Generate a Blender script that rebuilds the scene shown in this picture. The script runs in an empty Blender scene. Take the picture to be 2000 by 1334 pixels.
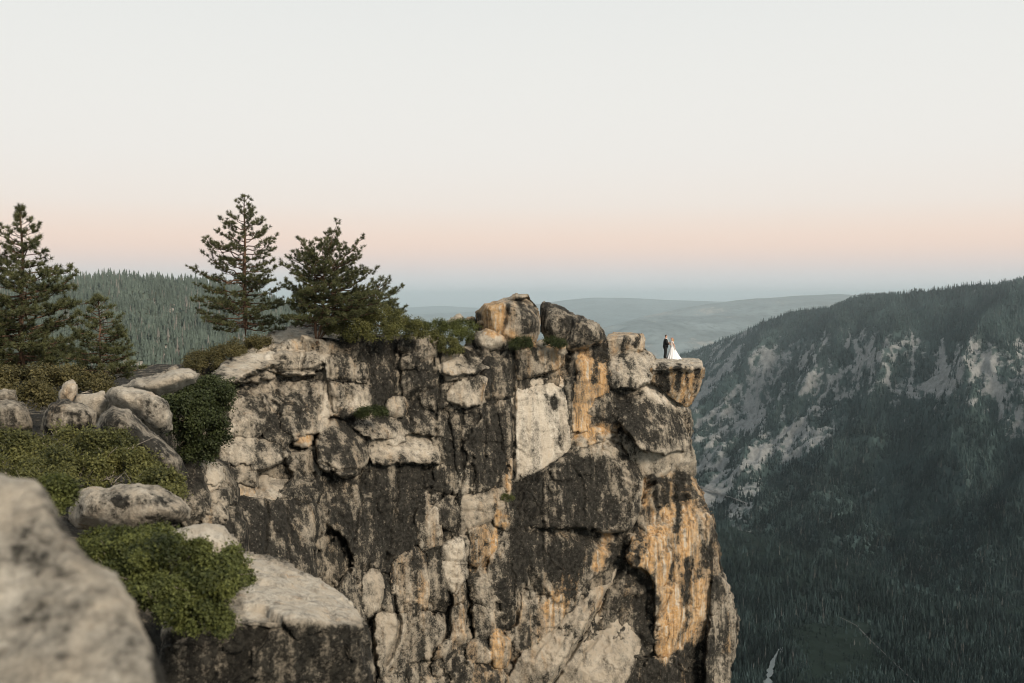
import bpy, bmesh, math, random
import numpy as np
from mathutils import Vector, Matrix

# ------------------------------------------------------------------ scene, camera, sky, sun, exposure
S = bpy.context.scene
C = S.collection
FOC = 35.0
F = 2000.0 * FOC / 36.0            # focal length in pixels of the 2000 x 1334 photograph
HORIZON = 580.0
PITCH = math.atan((667.0 - HORIZON) / F)

cam_d = bpy.data.cameras.new("camera")
cam = bpy.data.objects.new("camera", cam_d)
C.objects.link(cam)
cam.location = (0, 0, 0)
cam.rotation_euler = (math.pi / 2 - PITCH, 0, 0)
cam_d.lens = FOC
cam_d.sensor_width = 36
cam_d.clip_start = 0.05
cam_d.clip_end = 400000
cam_d.dof.use_dof = True
cam_d.dof.focus_distance = 70
cam_d.dof.aperture_fstop = 2.0
S.camera = cam

S.view_settings.view_transform = 'Standard'
S.view_settings.look = 'None'
S.view_settings.exposure = 0.0
S.view_settings.gamma = 1.0
S.view_settings.use_curve_mapping = False
S.render.engine = 'CYCLES'
S.cycles.use_denoising = True
S.cycles.filter_width = 1.1
S.cycles.max_bounces = 5
S.cycles.diffuse_bounces = 3
S.cycles.transparent_max_bounces = 6
S.cycles.volume_bounces = 4
S.cycles.use_adaptive_sampling = True
S.cycles.adaptive_threshold = 0.02


def lin(r, g, b):
    f = lambda c: (c / 255 / 12.92) if c <= 10 else (((c / 255) + 0.055) / 1.055) ** 2.4
    return (f(r), f(g), f(b), 1.0)


W = bpy.data.worlds.new("World")
S.world = W
W.use_nodes = True
wt = W.node_tree
wt.nodes.clear()
w_out = wt.nodes.new("ShaderNodeOutputWorld")
w_bg = wt.nodes.new("ShaderNodeBackground")
w_tc = wt.nodes.new("ShaderNodeTexCoord")
w_sep = wt.nodes.new("ShaderNodeSeparateXYZ")
w_asin = wt.nodes.new("ShaderNodeMath"); w_asin.operation = 'ARCSINE'
w_map = wt.nodes.new("ShaderNodeMapRange")
w_map.inputs[1].default_value = math.radians(-5)
w_map.inputs[2].default_value = math.radians(40)
w_ramp = wt.nodes.new("ShaderNodeValToRGB")
w_ramp.color_ramp.interpolation = 'B_SPLINE'
SKY = [(-5, (212, 217, 219)), (0.2, (215, 219, 220)), (0.9, (217, 219, 219)), (1.8, (231, 217, 211)), (2.8, (247, 221, 205)), (3.8, (246, 225, 210)),
       (5.2, (242, 233, 224)), (8.0, (240, 237, 232)), (13, (237, 237, 233)), (18, (231, 233, 231)), (40, (216, 223, 227))]
els = w_ramp.color_ramp.elements
while len(els) > 1:
    els.remove(els[-1])
for i, (deg, c) in enumerate(SKY):
    p = (deg + 5) / 45.0
    e = els[0] if i == 0 else els.new(p)
    e.position = p
    e.color = lin(*c)
wt.links.new(w_tc.outputs['Generated'], w_sep.inputs[0])
wt.links.new(w_sep.outputs[2], w_asin.inputs[0])
wt.links.new(w_asin.outputs[0], w_map.inputs[0])
wt.links.new(w_map.outputs[0], w_ramp.inputs[0])
wt.links.new(w_ramp.outputs[0], w_bg.inputs[0])
w_bg.inputs[1].default_value = 1.0
wt.links.new(w_bg.outputs[0], w_out.inputs[0])

sun_d = bpy.data.lights.new("sun", 'SUN')
sun = bpy.data.objects.new("sun", sun_d)
C.objects.link(sun)
sun_d.energy = 4.2
sun_d.angle = math.radians(14)
sun_d.color = (1.0, 0.86, 0.70)
SUN_AZ, SUN_EL = math.radians(38), math.radians(30)    # behind the camera, to its right
sv = Vector((math.sin(SUN_AZ) * math.cos(SUN_EL), -math.cos(SUN_AZ) * math.cos(SUN_EL), math.sin(SUN_EL)))
sun.rotation_euler = sv.to_track_quat('Z', 'Y').to_euler()

# ------------------------------------------------------------------ helpers
cp, sp = math.cos(PITCH), math.sin(PITCH)


def rays(px, py):
    """world directions with y = 1 through pixels of the photograph"""
    px = np.asarray(px, float); py = np.asarray(py, float)
    x = (px - 1000.0) / F
    y = -(py - 667.0) / F
    wy = cp + y * sp
    wz = -sp + y * cp
    return np.stack([x / wy, np.ones_like(x), wz / wy], -1)


def at(px, py, Y):
    r = rays(px, py)
    return Vector((float(r[0] * Y), float(Y), float(r[2] * Y)))


def project(P):
    x, y, z = P[:, 0], P[:, 1], P[:, 2]
    d = y * cp - z * sp
    u = y * sp + z * cp
    d = np.where(np.abs(d) < 1e-6, 1e-6, d)
    return 1000.0 + F * x / d, 667.0 - F * u / d


rng0 = np.random.RandomState(7)
PERM = rng0.permutation(256).astype(np.int32)
PERM2 = np.concatenate([PERM, PERM, PERM])
GRAD = rng0.normal(size=(256, 3)); GRAD /= np.linalg.norm(GRAD, axis=1)[:, None]


def perlin(P):
    P = np.asarray(P, float)
    i = np.floor(P).astype(np.int64)
    f = P - i
    i = (i & 255).astype(np.int32)
    w = f * f * f * (f * (f * 6 - 15) + 10)
    out = 0.0
    for dx in (0, 1):
        hx = PERM2[(i[..., 0] + dx) & 255]
        wx = w[..., 0] if dx else 1 - w[..., 0]
        for dy in (0, 1):
            hy = PERM2[hx + ((i[..., 1] + dy) & 255)]
            wy = w[..., 1] if dy else 1 - w[..., 1]
            for dz in (0, 1):
                h = PERM2[hy + ((i[..., 2] + dz) & 255)]
                g = GRAD[h & 255]
                wz = w[..., 2] if dz else 1 - w[..., 2]
                d = g[..., 0] * (f[..., 0] - dx) + g[..., 1] * (f[..., 1] - dy) + g[..., 2] * (f[..., 2] - dz)
                out = out + d * wx * wy * wz
    return out * 1.5


def fbm(P, octv=4, gain=0.5, lac=2.03):
    a, s, o = 1.0, 0.0, 0.0
    P = np.asarray(P, float)
    for k in range(octv):
        o = o + a * perlin(P + k * 17.3)
        s += a
        a *= gain
        P = P * lac
    return o / s


def ridged(P, octv=4):
    a, o, s = 1.0, 0.0, 0.0
    P = np.asarray(P, float)
    for k in range(octv):
        o = o + a * (1 - np.abs(perlin(P + k * 31.7)) * 2)
        s += a
        a *= 0.5
        P = P * 2.1
    return o / s


def cells(u, v, seed=0):
    """jittered cells: returns per-point (random offset, tilt u, tilt v, du, dv, f2-f1)"""
    iu = np.floor(u).astype(np.int64); iv = np.floor(v).astype(np.int64)
    best = np.full(u.shape, 9.0); sec = np.full(u.shape, 9.0)
    bid = np.zeros(u.shape, np.int64); bdu = np.zeros(u.shape); bdv = np.zeros(u.shape)
    for a in (-1, 0, 1):
        for b in (-1, 0, 1):
            cu, cv = iu + a, iv + b
            h = PERM2[(PERM2[(cu + seed) & 255] + (cv & 255)) & 255]
            h2 = PERM2[(h + 91) & 255]
            du = u - (cu + 0.5 + (h / 255.0 - .5) * .9)
            dv = v - (cv + 0.5 + (h2 / 255.0 - .5) * .9)
            d = np.maximum(np.abs(du), np.abs(dv)) * .6 + np.hypot(du, dv) * .4
            m = d < best
            sec = np.where(m, best, np.minimum(sec, d))
            best = np.where(m, d, best)
            bid = np.where(m, h * 3 + h2, bid)
            bdu = np.where(m, du, bdu); bdv = np.where(m, dv, bdv)
    r = lambda k: PERM2[(bid + k) & 255] / 127.5 - 1.0
    return r(3), r(41), r(77), bdu, bdv, sec - best


def cellh(u, v, seed=0):
    r0, r1, r2, du, dv, e = cells(u, v, seed)
    return r0 + 1.1 * r1 * du + 1.1 * r2 * dv


def smooth01(x):
    x = np.clip(x, 0, 1)
    return x * x * (3 - 2 * x)


def poly_sd(x, y, poly):
    """signed distance, positive inside"""
    poly = np.asarray(poly, float)
    d = np.full(x.shape, 1e18)
    inside = np.zeros(x.shape, bool)
    n = len(poly)
    for i in range(n):
        ax, ay = poly[i]; bx, by = poly[(i + 1) % n]
        ex, ey = bx - ax, by - ay
        L = ex * ex + ey * ey + 1e-12
        t = np.clip(((x - ax) * ex + (y - ay) * ey) / L, 0, 1)
        dd = (x - ax - t * ex) ** 2 + (y - ay - t * ey) ** 2
        d = np.minimum(d, dd)
        c = ((ay > y) != (by > y)) & (x < ex * (y - ay) / (ey if abs(ey) > 1e-12 else 1e-12) + ax)
        inside ^= c
    d = np.sqrt(d)
    return np.where(inside, d, -d)


def line_d(x, y, pts):
    d = np.full(x.shape, 1e18)
    pts = np.asarray(pts, float)
    for i in range(len(pts) - 1):
        ax, ay = pts[i]; bx, by = pts[i + 1]
        ex, ey = bx - ax, by - ay
        t = np.clip(((x - ax) * ex + (y - ay) * ey) / (ex * ex + ey * ey + 1e-9), 0, 1)
        d = np.minimum(d, (x - ax - t * ex) ** 2 + (y - ay - t * ey) ** 2)
    return np.sqrt(d)


def mk(name, V, faces, mat=None, parent=None, smooth=True, attrs=None, colors=None):
    """faces: list of (n,k) int arrays. One mesh object."""
    me = bpy.data.meshes.new(name)
    V = np.asarray(V, np.float32)
    me.vertices.add(len(V))
    me.vertices.foreach_set("co", V.ravel())
    if not isinstance(faces, (list, tuple)):
        faces = [faces]
    loops = np.concatenate([np.asarray(f, np.int32).ravel() for f in faces])
    tot = np.concatenate([np.full(len(f), np.asarray(f).shape[1], np.int32) for f in faces])
    start = np.concatenate([[0], np.cumsum(tot)[:-1]]).astype(np.int32)
    me.loops.add(len(loops))
    me.loops.foreach_set("vertex_index", loops)
    me.polygons.add(len(tot))
    me.polygons.foreach_set("loop_start", start)
    me.polygons.foreach_set("loop_total", tot)
    me.polygons.foreach_set("use_smooth", np.full(len(tot), smooth, bool))
    me.update(calc_edges=True)
    me.validate()
    for k, a in (attrs or {}).items():
        at_ = me.attributes.new(k, 'FLOAT', 'POINT')
        at_.data.foreach_set("value", np.asarray(a, np.float32))
    if mat is not None:
        me.materials.append(mat)
    o = bpy.data.objects.new(name, me)
    C.objects.link(o)
    if parent is not None:
        o.parent = parent
    return o


def tag(o, label=None, cat=None, group=None, kind=None):
    if label: o["label"] = label
    if cat: o["category"] = cat
    if group: o["group"] = group
    if kind: o["kind"] = kind
    return o


def empty(name, loc=(0, 0, 0)):
    o = bpy.data.objects.new(name, None)
    o.location = loc
    C.objects.link(o)
    return o


def local(V, root):
    return np.asarray(V) - np.array(root.location)[None, :]


# ------------------------------------------------------------------ materials
class NT:
    def __init__(s, name):
        s.m = bpy.data.materials.new(name)
        s.m.use_nodes = True
        s.t = s.m.node_tree
        s.t.nodes.clear()
        s.out = s.n("ShaderNodeOutputMaterial")

    def n(s, typ, **kw):
        nd = s.t.nodes.new(typ)
        for k, v in kw.items():
            setattr(nd, k, v)
        return nd

    def set(s, sock, v):
        if hasattr(v, "links"):
            s.t.links.new(v, sock)
        else:
            sock.default_value = v

    def math(s, op, a, b=0.0, clamp=False):
        nd = s.n("ShaderNodeMath", operation=op, use_clamp=clamp)
        s.set(nd.inputs[0], a); s.set(nd.inputs[1], b)
        return nd.outputs[0]

    def mix(s, f, a, b, mode='MIX'):
        nd = s.n("ShaderNodeMix", data_type='RGBA', blend_type=mode)
        s.set(nd.inputs[0], f); s.set(nd.inputs[6], a); s.set(nd.inputs[7], b)
        return nd.outputs[2]

    def noise(s, vec, scale, detail=4, rough=.55, dist=0.0):
        nd = s.n("ShaderNodeTexNoise")
        s.set(nd.inputs['Vector'], vec)
        nd.inputs['Scale'].default_value = scale
        nd.inputs['Detail'].default_value = detail
        nd.inputs['Roughness'].default_value = rough
        nd.inputs['Distortion'].default_value = dist
        return nd.outputs[0]

    def vscale(s, vec, sc):
        nd = s.n("ShaderNodeVectorMath", operation='MULTIPLY')
        s.set(nd.inputs[0], vec); nd.inputs[1].default_value = sc
        return nd.outputs[0]

    def step(s, x, a, b):
        nd = s.n("ShaderNodeMapRange", interpolation_type='SMOOTHSTEP')
        s.set(nd.inputs[0], x); nd.inputs[1].default_value = a; nd.inputs[2].default_value = b
        return nd.outputs[0]

    def attr(s, name):
        return s.n("ShaderNodeAttribute", attribute_name=name).outputs['Fac']

    def pos(s):
        return s.n("ShaderNodeNewGeometry").outputs['Position']

    def bsdf(s, col, rough=.85, spec=.25, normal=None):
        b = s.n("ShaderNodeBsdfPrincipled")
        s.set(b.inputs['Base Color'], col)
        s.set(b.inputs['Roughness'], rough)
        b.inputs['Specular IOR Level'].default_value = spec
        if normal is not None:
            s.t.links.new(normal, b.inputs['Normal'])
        s.t.links.new(b.outputs[0], s.out.inputs[0])
        return b

    def bump(s, h, dist, strength=1.0):
        nd = s.n("ShaderNodeBump")
        nd.inputs['Strength'].default_value = strength
        nd.inputs['Distance'].default_value = dist
        s.t.links.new(h, nd.inputs['Height'])
        return nd.outputs[0]


def granite(name, k=1.0, bump=.06, speck=1.0):
    """weathered granite: attributes lichen, ochre, pale (0..1) set how much of each stain the rock carries; k scales the pattern"""
    g = NT(name)
    P = g.pos()
    a_l, a_o, a_p = g.attr("lichen"), g.attr("ochre"), g.attr("pale")
    n1 = g.noise(P, .55 * k, 5, .6)
    nm = g.noise(P, 2.2 * k, 6, .65)
    nf = g.noise(P, 9.0 * k, 7, .72)
    n3 = g.noise(P, 4.2 * k, 6, .68, .3)
    ng = g.noise(P, 34 * k, 3, .6)
    nv = g.noise(g.vscale(P, (1.9 * k, 1.9 * k, .16 * k)), 1.0, 5, .6)
    nvs = g.noise(g.vscale(P, (3.6 * k, 3.6 * k, .20 * k)), 1.0, 5, .62, .4)
    nv2 = g.noise(g.vscale(P, (1.05 * k, 1.05 * k, .13 * k)), 1.3, 5, .6, .6)
    # bare rock
    tan = g.mix(g.step(n1, .35, .65), (.235, .195, .142, 1), (.330, .280, .210, 1))
    tan = g.mix(g.step(nm, .4, .75), tan, (.205, .185, .150, 1))
    pale = g.mix(g.step(nv, .36, .62), (.46, .405, .325, 1), (.56, .515, .435, 1))
    base = g.mix(a_p, tan, pale)
    gr = g.math('ADD', g.math('MULTIPLY', ng, .55), .72)
    base = g.mix(1.0, base, g.mix(0.0, gr, gr), 'MULTIPLY')
    # iron stain
    och = g.mix(g.step(nvs, .36, .62), (.370, .200, .066, 1), (.50, .335, .170, 1))
    och = g.mix(g.step(nm, .50, .70), och, (.215, .115, .045, 1))
    och = g.mix(g.step(nf, .50, .66), och, (.45, .38, .29, 1))
    och = g.mix(g.step(nvs, .545, .64), och, (.47, .41, .33, 1))
    och = g.mix(g.step(nvs, .42, .34), och, (.13, .085, .045, 1))
    on = g.math('ADD', g.math('MULTIPLY', nv2, .6), g.math('ADD', g.math('MULTIPLY', nm, .25), g.math('MULTIPLY', nf, .15)))
    of = g.step(g.math('ADD', g.math('MULTIPLY', g.math('SUBTRACT', on, .5), 2.0), g.math('MULTIPLY', a_o, 1.0)), .24, .68)
    base = g.mix(g.math('MULTIPLY', of, .92), base, och)
    # dark lichen and water stain: a thin grey brown film, then black crust
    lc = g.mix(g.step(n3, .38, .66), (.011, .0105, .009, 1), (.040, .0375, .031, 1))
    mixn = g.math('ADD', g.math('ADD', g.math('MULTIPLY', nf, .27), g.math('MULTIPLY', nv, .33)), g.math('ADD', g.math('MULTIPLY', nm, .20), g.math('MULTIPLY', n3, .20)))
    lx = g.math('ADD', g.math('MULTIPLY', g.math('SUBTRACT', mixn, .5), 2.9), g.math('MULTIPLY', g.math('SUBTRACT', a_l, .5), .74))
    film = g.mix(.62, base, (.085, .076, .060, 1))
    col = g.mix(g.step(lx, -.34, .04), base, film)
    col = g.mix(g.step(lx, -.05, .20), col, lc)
    # pale crust spots
    vo = g.n("ShaderNodeTexVoronoi")
    g.set(vo.inputs['Vector'], P)
    vo.inputs['Scale'].default_value = 5.0 * k
    sp_ = g.math('MULTIPLY', g.math('SUBTRACT', 1.0, g.step(vo.outputs['Distance'], .10, .26)), g.step(n3, .50, .60))
    col = g.mix(g.math('MULTIPLY', sp_,   .42 * speck), col, (.34, .32, .27, 1))
    hgt = g.math('ADD', g.math('ADD', g.math('MULTIPLY', nm, .9), g.math('MULTIPLY', n3, .5)), g.math('ADD', g.math('MULTIPLY', nf, .40), g.math('MULTIPLY', ng, .12)))
    g.bsdf(col, .92, .15, g.bump(hgt, bump / k * 1.6, 1.0))
    return g.m


M_CLIFF = granite("granite_cliff", 1.0, .10)
M_BOULDER = granite("granite_boulder", 1.25, .12)
M_NEAR = granite("granite_near", 3.2, .13, .4)


def flat(name, col, rough=.8, spec=.2):
    g = NT(name)
    g.bsdf(col, rough, spec)
    return g.m


# ------------------------------------------------------------------ paint: stains, cracks and a little painted shade of the cliff, placed where they are on the rock
PAINT = []      # (attr, delta, kind, pts, width, feather)
CRACKS = []     # (pts, half width px, depth m)


def paint_eval(P, base):
    px, py = project(P)
    w = 5.0
    q = P * .9
    brk = fbm(P * np.array([1.6, 1.6, .3]) + 4, 3) * 2
    px = px + w * fbm(q, 3) * 2
    py = py + w * fbm(q + 50, 3) * 2
    x0, x1, y0, y1 = px.min(), px.max(), py.min(), py.max()
    out = {k: np.full(len(P), v, float) for k, v in base.items()}
    for (k, dv, kind, pts, wd, fe) in PAINT:
        a = np.asarray(pts, float)
        m = wd + fe
        if a[:, 0].max() + m < x0 or a[:, 0].min() - m > x1 or a[:, 1].max() + m < y0 or a[:, 1].min() - m > y1:
            continue
        if kind == 'p':
            f = smooth01(poly_sd(px, py, a) / fe * .5 + .5)
        else:
            f = (1 - smooth01((line_d(px, py, a) - wd * .6) / (fe * 1.7))) * (.8 + .6 * brk)
        out[k] += dv * f
    for k in ('lichen', 'ochre'):
        if k in out:
            c0 = .5 if k == 'lichen' else .45
            out[k] = c0 + .42 * np.tanh((out[k] - c0) / .42)
    return {k: np.clip(v, 0, 1) for k, v in out.items()}


def Dbase(px, py):
    px = np.asarray(px, float); py = np.asarray(py, float)
    below = (py - 700.0) / F * 66
    d = 58 + 17 * np.clip((px - 430) / 900.0, -.12, 1.12)
    return d - (.12 + .30 * smooth01((820 - px) / 350.0)) * np.clip(below, -5, 40)


def rock(name, parent, poly, off=0.0, Y=None, tx=0.0, ty=0.0, R=.35, B=.3, T=2.5, Tb=None, grow=.22, frac=.12, namp=.10, nfac=5, facs=.35,
         L=.5, O=.1, P=.3, res=.086, closed=False, warp=.12, seed=1, mat=None, ks=1.0, cx_=None, edge=.10, rk=.30):
    """a block of rock: the outline stands at its own distance in the place and is carried back T metres; ks = size scale of its relief"""
    rs = np.random.RandomState(seed * 13 + 5)
    poly = np.asarray(poly, float)
    cx, cy = (poly.min(0) + poly.max(0)) / 2
    if Y is None:
        D0 = float(Dbase(cx, cy)) + off
    else:
        D0 = Y
    m2p = F / D0
    st = res * m2p
    pad = (T / 9.0 + res * 2) * m2p if not closed else st * 2
    xs = np.arange(poly[:, 0].min() - pad, poly[:, 0].max() + pad + st, st)
    ys = np.arange(poly[:, 1].min() - pad, poly[:, 1].max() + pad + st, st)
    PX, PY = np.meshgrid(xs, ys)
    shp = PX.shape
    px, py = PX.ravel(), PY.ravel()
    u = (px - cx) / m2p; v = -(py - cy) / m2p
    base = (Dbase(px, py) - float(Dbase(cx, cy)) + D0) if Y is None else np.full(px.shape, D0)
    base = base + tx * u + ty * v
    rr = rays(px, py)
    W0 = rr * base[:, None]
    wp = warp
    q = W0 / ks
    wu = wp * ks * (fbm(q * .8 + seed, 3) * 1.6 + .6 * fbm(q * 2.7 + 9, 3))
    wv = wp * ks * (fbm(q * .8 + seed + 40, 3) * 1.6 + .6 * fbm(q * 2.7 + 60, 3))
    jr0, jr1, _, _, _, _ = cells((W0[:, 0] + .4 * W0[:, 1]) / (.5 * ks) + fbm(q * 1.3, 2), W0[:, 2] / (.5 * ks) + fbm(q * 1.3 + 8, 2), seed + 17)
    jj = (.03 if closed else .09) * ks * (0 if D0 < 5 else 1)
    wu = wu + jj * jr0; wv = wv + jj * jr1
    pm = np.stack([(poly[:, 0] - cx) / m2p, -(poly[:, 1] - cy) / m2p], 1)
    s = poly_sd(u + wu, v + wv, pm) + (0 if closed else grow)
    if not closed:
        R = R * rk; B = B * rk
    t = np.clip(s / R, 0, 1)
    prof = np.sqrt(np.maximum(1 - (1 - t) ** 2, 0))
    h = np.zeros(len(px))
    ext = max(np.ptp(pm[:, 0]), np.ptp(pm[:, 1])) / 2
    for _ in range(nfac):
        a, b = rs.normal(0, facs, 2)
        n_ = math.hypot(a, b) + 1e-6
        d_ = rs.uniform(.25, .8) * ext * n_
        hp = d_ - a * u - b * v
        h = np.minimum(h, hp)
    cu = W0[:, 0] * .8 - W0[:, 1] * .35
    cz = W0[:, 2]
    wob = fbm(q * .6 + 3, 3) * 1.1
    wob2 = fbm(q * .6 + 33, 3) * 1.1
    sd_ = 3 if not closed else seed
    for (su, sv, am, cd, cw) in ((1.7, 3.4, 1.0, .16, .045), (.62, 1.0, .5, .07, .06)):
        r0, r1, r2, du, dv, e = cells(cu / (su * ks) + wob * (1.7 / su), cz / (sv * ks) + wob2 * (1.7 / sv), sd_ + int(su * 10))
        h = h + frac * am * (r0 + 1.2 * r1 * du + 1.2 * r2 * dv)
        mk_ = smooth01((perlin(q * .45 + su * 9) + .15) / .25)
        h = h - cd * ks * (1 - smooth01(e / (cw * (1 + 1.2 * np.clip(perlin(q * 2.0 + 40), -.6, 1))))) * mk_ * min(1.0, frac / .08)
    h = h + namp * ks * (1.6 * fbm(q * .6 + 11, 5, .55) + .55 * (ridged(q * np.array([1.3, 1.3, .8]) + 5, 4) - .5))
    pxx, pyy = px + 2.5 * fbm(q * 1.1, 2) * 2, py + 2.5 * fbm(q * 1.1 + 7, 2) * 2
    for (pts, hw, dep) in CRACKS:
        a = np.asarray(pts, float)
        if a[:, 0].max() < xs[0] or a[:, 0].min() > xs[-1] or a[:, 1].max() < ys[0] or a[:, 1].min() > ys[-1]:
            continue
        f = 1 - smooth01((line_d(pxx, pyy, a) - hw * .5) / (hw * .8 + st))
        h = h - dep * f
    rc = rays(cx, cy)
    H = h.reshape(shp)
    pd = np.pad(H, 3, mode='edge')
    bl = sum(pd[i:i + shp[0], j:j + shp[1]] for i in range(0, 7, 2) for j in range(0, 7, 2)) / 16.0
    curv = (H - bl).ravel()
    rim = np.exp(-np.clip(s, 0, None) / (.12 * ks))
    edgew = edge * 2.5 * np.clip(curv / (.05 * ks), 0, 1)
    idx = np.arange(len(px)).reshape(shp)
    quads = np.stack([idx[:-1, :-1], idx[1:, :-1], idx[1:, 1:], idx[:-1, 1:]], -1).reshape(-1, 4)
    if not closed:
        ext_d = -h + B * (1 - prof) + np.clip(-s, 0, None) * 9.0
        V = W0 + rc[None, :] * ext_d[:, None]
        keep = (s > -T / 9.0)
        qk = quads[keep[quads].all(1)]
        Vs = V
        at_s = edgew
        faces = qk
    else:
        Tb = T if Tb is None else Tb
        keep = s > -res * .75
        g0 = np.gradient(s.reshape(shp), res)
        gu = g0[1].ravel(); gv = -g0[0].ravel()
        gl = np.hypot(gu, gv) + 1e-6
        mv = np.where(s < 0, -s, 0) / gl
        px2 = px + mv * gu / gl * m2p
        py2 = py - mv * gv / gl * m2p
        W1 = rays(px2, py2) * base[:, None]
        fr = -(T * prof) - h * np.clip(prof * 1.4, 0, 1)
        bk = Tb * prof - h * np.clip(prof * 1.4, 0, 1) * .5
        Vf = W1 + rc[None, :] * fr[:, None]
        Vb = W1 + rc[None, :] * bk[:, None]
        qk = quads[keep[quads].all(1)]
        Vs = np.concatenate([Vf, Vb])
        faces = np.concatenate([qk, qk[:, ::-1] + len(px)])
        at_s = np.concatenate([edgew, edgew])
    used = np.unique(faces)
    remap = np.full(len(Vs), -1, np.int64)
    remap[used] = np.arange(len(used))
    Vs = Vs[used]
    at_s = at_s[used]
    faces = remap[faces]
    A = paint_eval(Vs, dict(lichen=L, ochre=O, pale=P))
    mv_ = fbm(Vs * np.array([.55, .55, .28]) / ks + 21, 4, .6)
    A['lichen'] = np.clip(A['lichen'] - at_s * .55 + .75 * mv_, 0, 1)
    A['ochre'] = np.clip(A['ochre'] + .35 * fbm(Vs * np.array([.5, .5, .2]) / ks + 71, 3) * (A['ochre'] > .15), 0, 1)
    A['pale'] = np.clip(A['pale'] + at_s * .35, 0, 1)
    return mk(name, Vs, faces, mat or M_CLIFF, parent, True, A)


def hull(name, parent, pts, L=.5, O=.1, P=.3, res=.12, rnd=3, namp=.10, ks=1.0, mat=None, seed=1, frac=.08):
    """a solid block spanned by real corner points (px, py, distance)"""
    bm = bmesh.new()
    for p in pts:
        bm.verts.new(at(*p))
    r = bmesh.ops.convex_hull(bm, input=bm.verts)
    bmesh.ops.delete(bm, geom=[e for e in r['geom_interior'] if isinstance(e, bmesh.types.BMVert)], context='VERTS')
    bmesh.ops.triangulate(bm, faces=bm.faces)
    for _ in range(7):
        ed = [e for e in bm.edges if e.calc_length() > res * 1.6]
        if not ed or len(bm.verts) > 40000:
            break
        bmesh.ops.subdivide_edges(bm, edges=ed, cuts=1, use_grid_fill=False)
        bmesh.ops.triangulate(bm, faces=[f for f in bm.faces if len(f.verts) > 3])
    for _ in range(rnd):
        bmesh.ops.smooth_vert(bm, verts=bm.verts, factor=.5, use_axis_x=True, use_axis_y=True, use_axis_z=True)
    bm.normal_update()
    V = np.array([v.co[:] for v in bm.verts]); N = np.array([v.normal[:] for v in bm.verts])
    Fc = np.array([[v.index for v in f.verts] for f in bm.faces]) if bm.verts.index_update() is None else None
    bm.free()
    q = V / ks
    h = namp * ks * 1.4 * fbm(q * .8 + seed * 7, 5, .55)
    h += frac * cellh((V[:, 0] * .8 + V[:, 1] * .5) / (1.2 * ks) + fbm(q, 2), V[:, 2] / (1.1 * ks) + fbm(q + 9, 2), seed)
    V2 = V + N * h[:, None]
    A = paint_eval(V2, dict(lichen=L, ochre=O, pale=P))
    return mk(name, V2, Fc, mat or M_CLIFF, parent, True, A)

# ------------------------------------------------------------------ far terrain
FLOOR_Z = -650.0


def floor_pt(px, py, z=FLOOR_Z):
    r = rays(px, py)
    k = z / r[..., 2]
    return r * k[..., None]


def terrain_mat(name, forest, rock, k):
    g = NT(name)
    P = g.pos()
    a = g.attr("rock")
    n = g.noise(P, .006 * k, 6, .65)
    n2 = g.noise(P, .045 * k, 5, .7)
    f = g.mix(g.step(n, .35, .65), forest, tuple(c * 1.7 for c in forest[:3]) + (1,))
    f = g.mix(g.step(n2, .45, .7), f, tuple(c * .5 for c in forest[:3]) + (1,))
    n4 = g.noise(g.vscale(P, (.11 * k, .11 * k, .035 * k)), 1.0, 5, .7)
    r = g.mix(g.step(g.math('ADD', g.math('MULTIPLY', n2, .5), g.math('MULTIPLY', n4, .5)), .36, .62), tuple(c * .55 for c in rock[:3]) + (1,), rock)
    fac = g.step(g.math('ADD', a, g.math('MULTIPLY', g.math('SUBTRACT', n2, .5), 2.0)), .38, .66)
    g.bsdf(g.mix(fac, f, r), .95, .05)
    return g.m


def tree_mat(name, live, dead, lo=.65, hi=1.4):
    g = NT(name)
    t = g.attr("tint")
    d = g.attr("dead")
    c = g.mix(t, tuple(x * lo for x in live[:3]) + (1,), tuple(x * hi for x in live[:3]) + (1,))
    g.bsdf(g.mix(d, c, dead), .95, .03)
    return g.m


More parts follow.
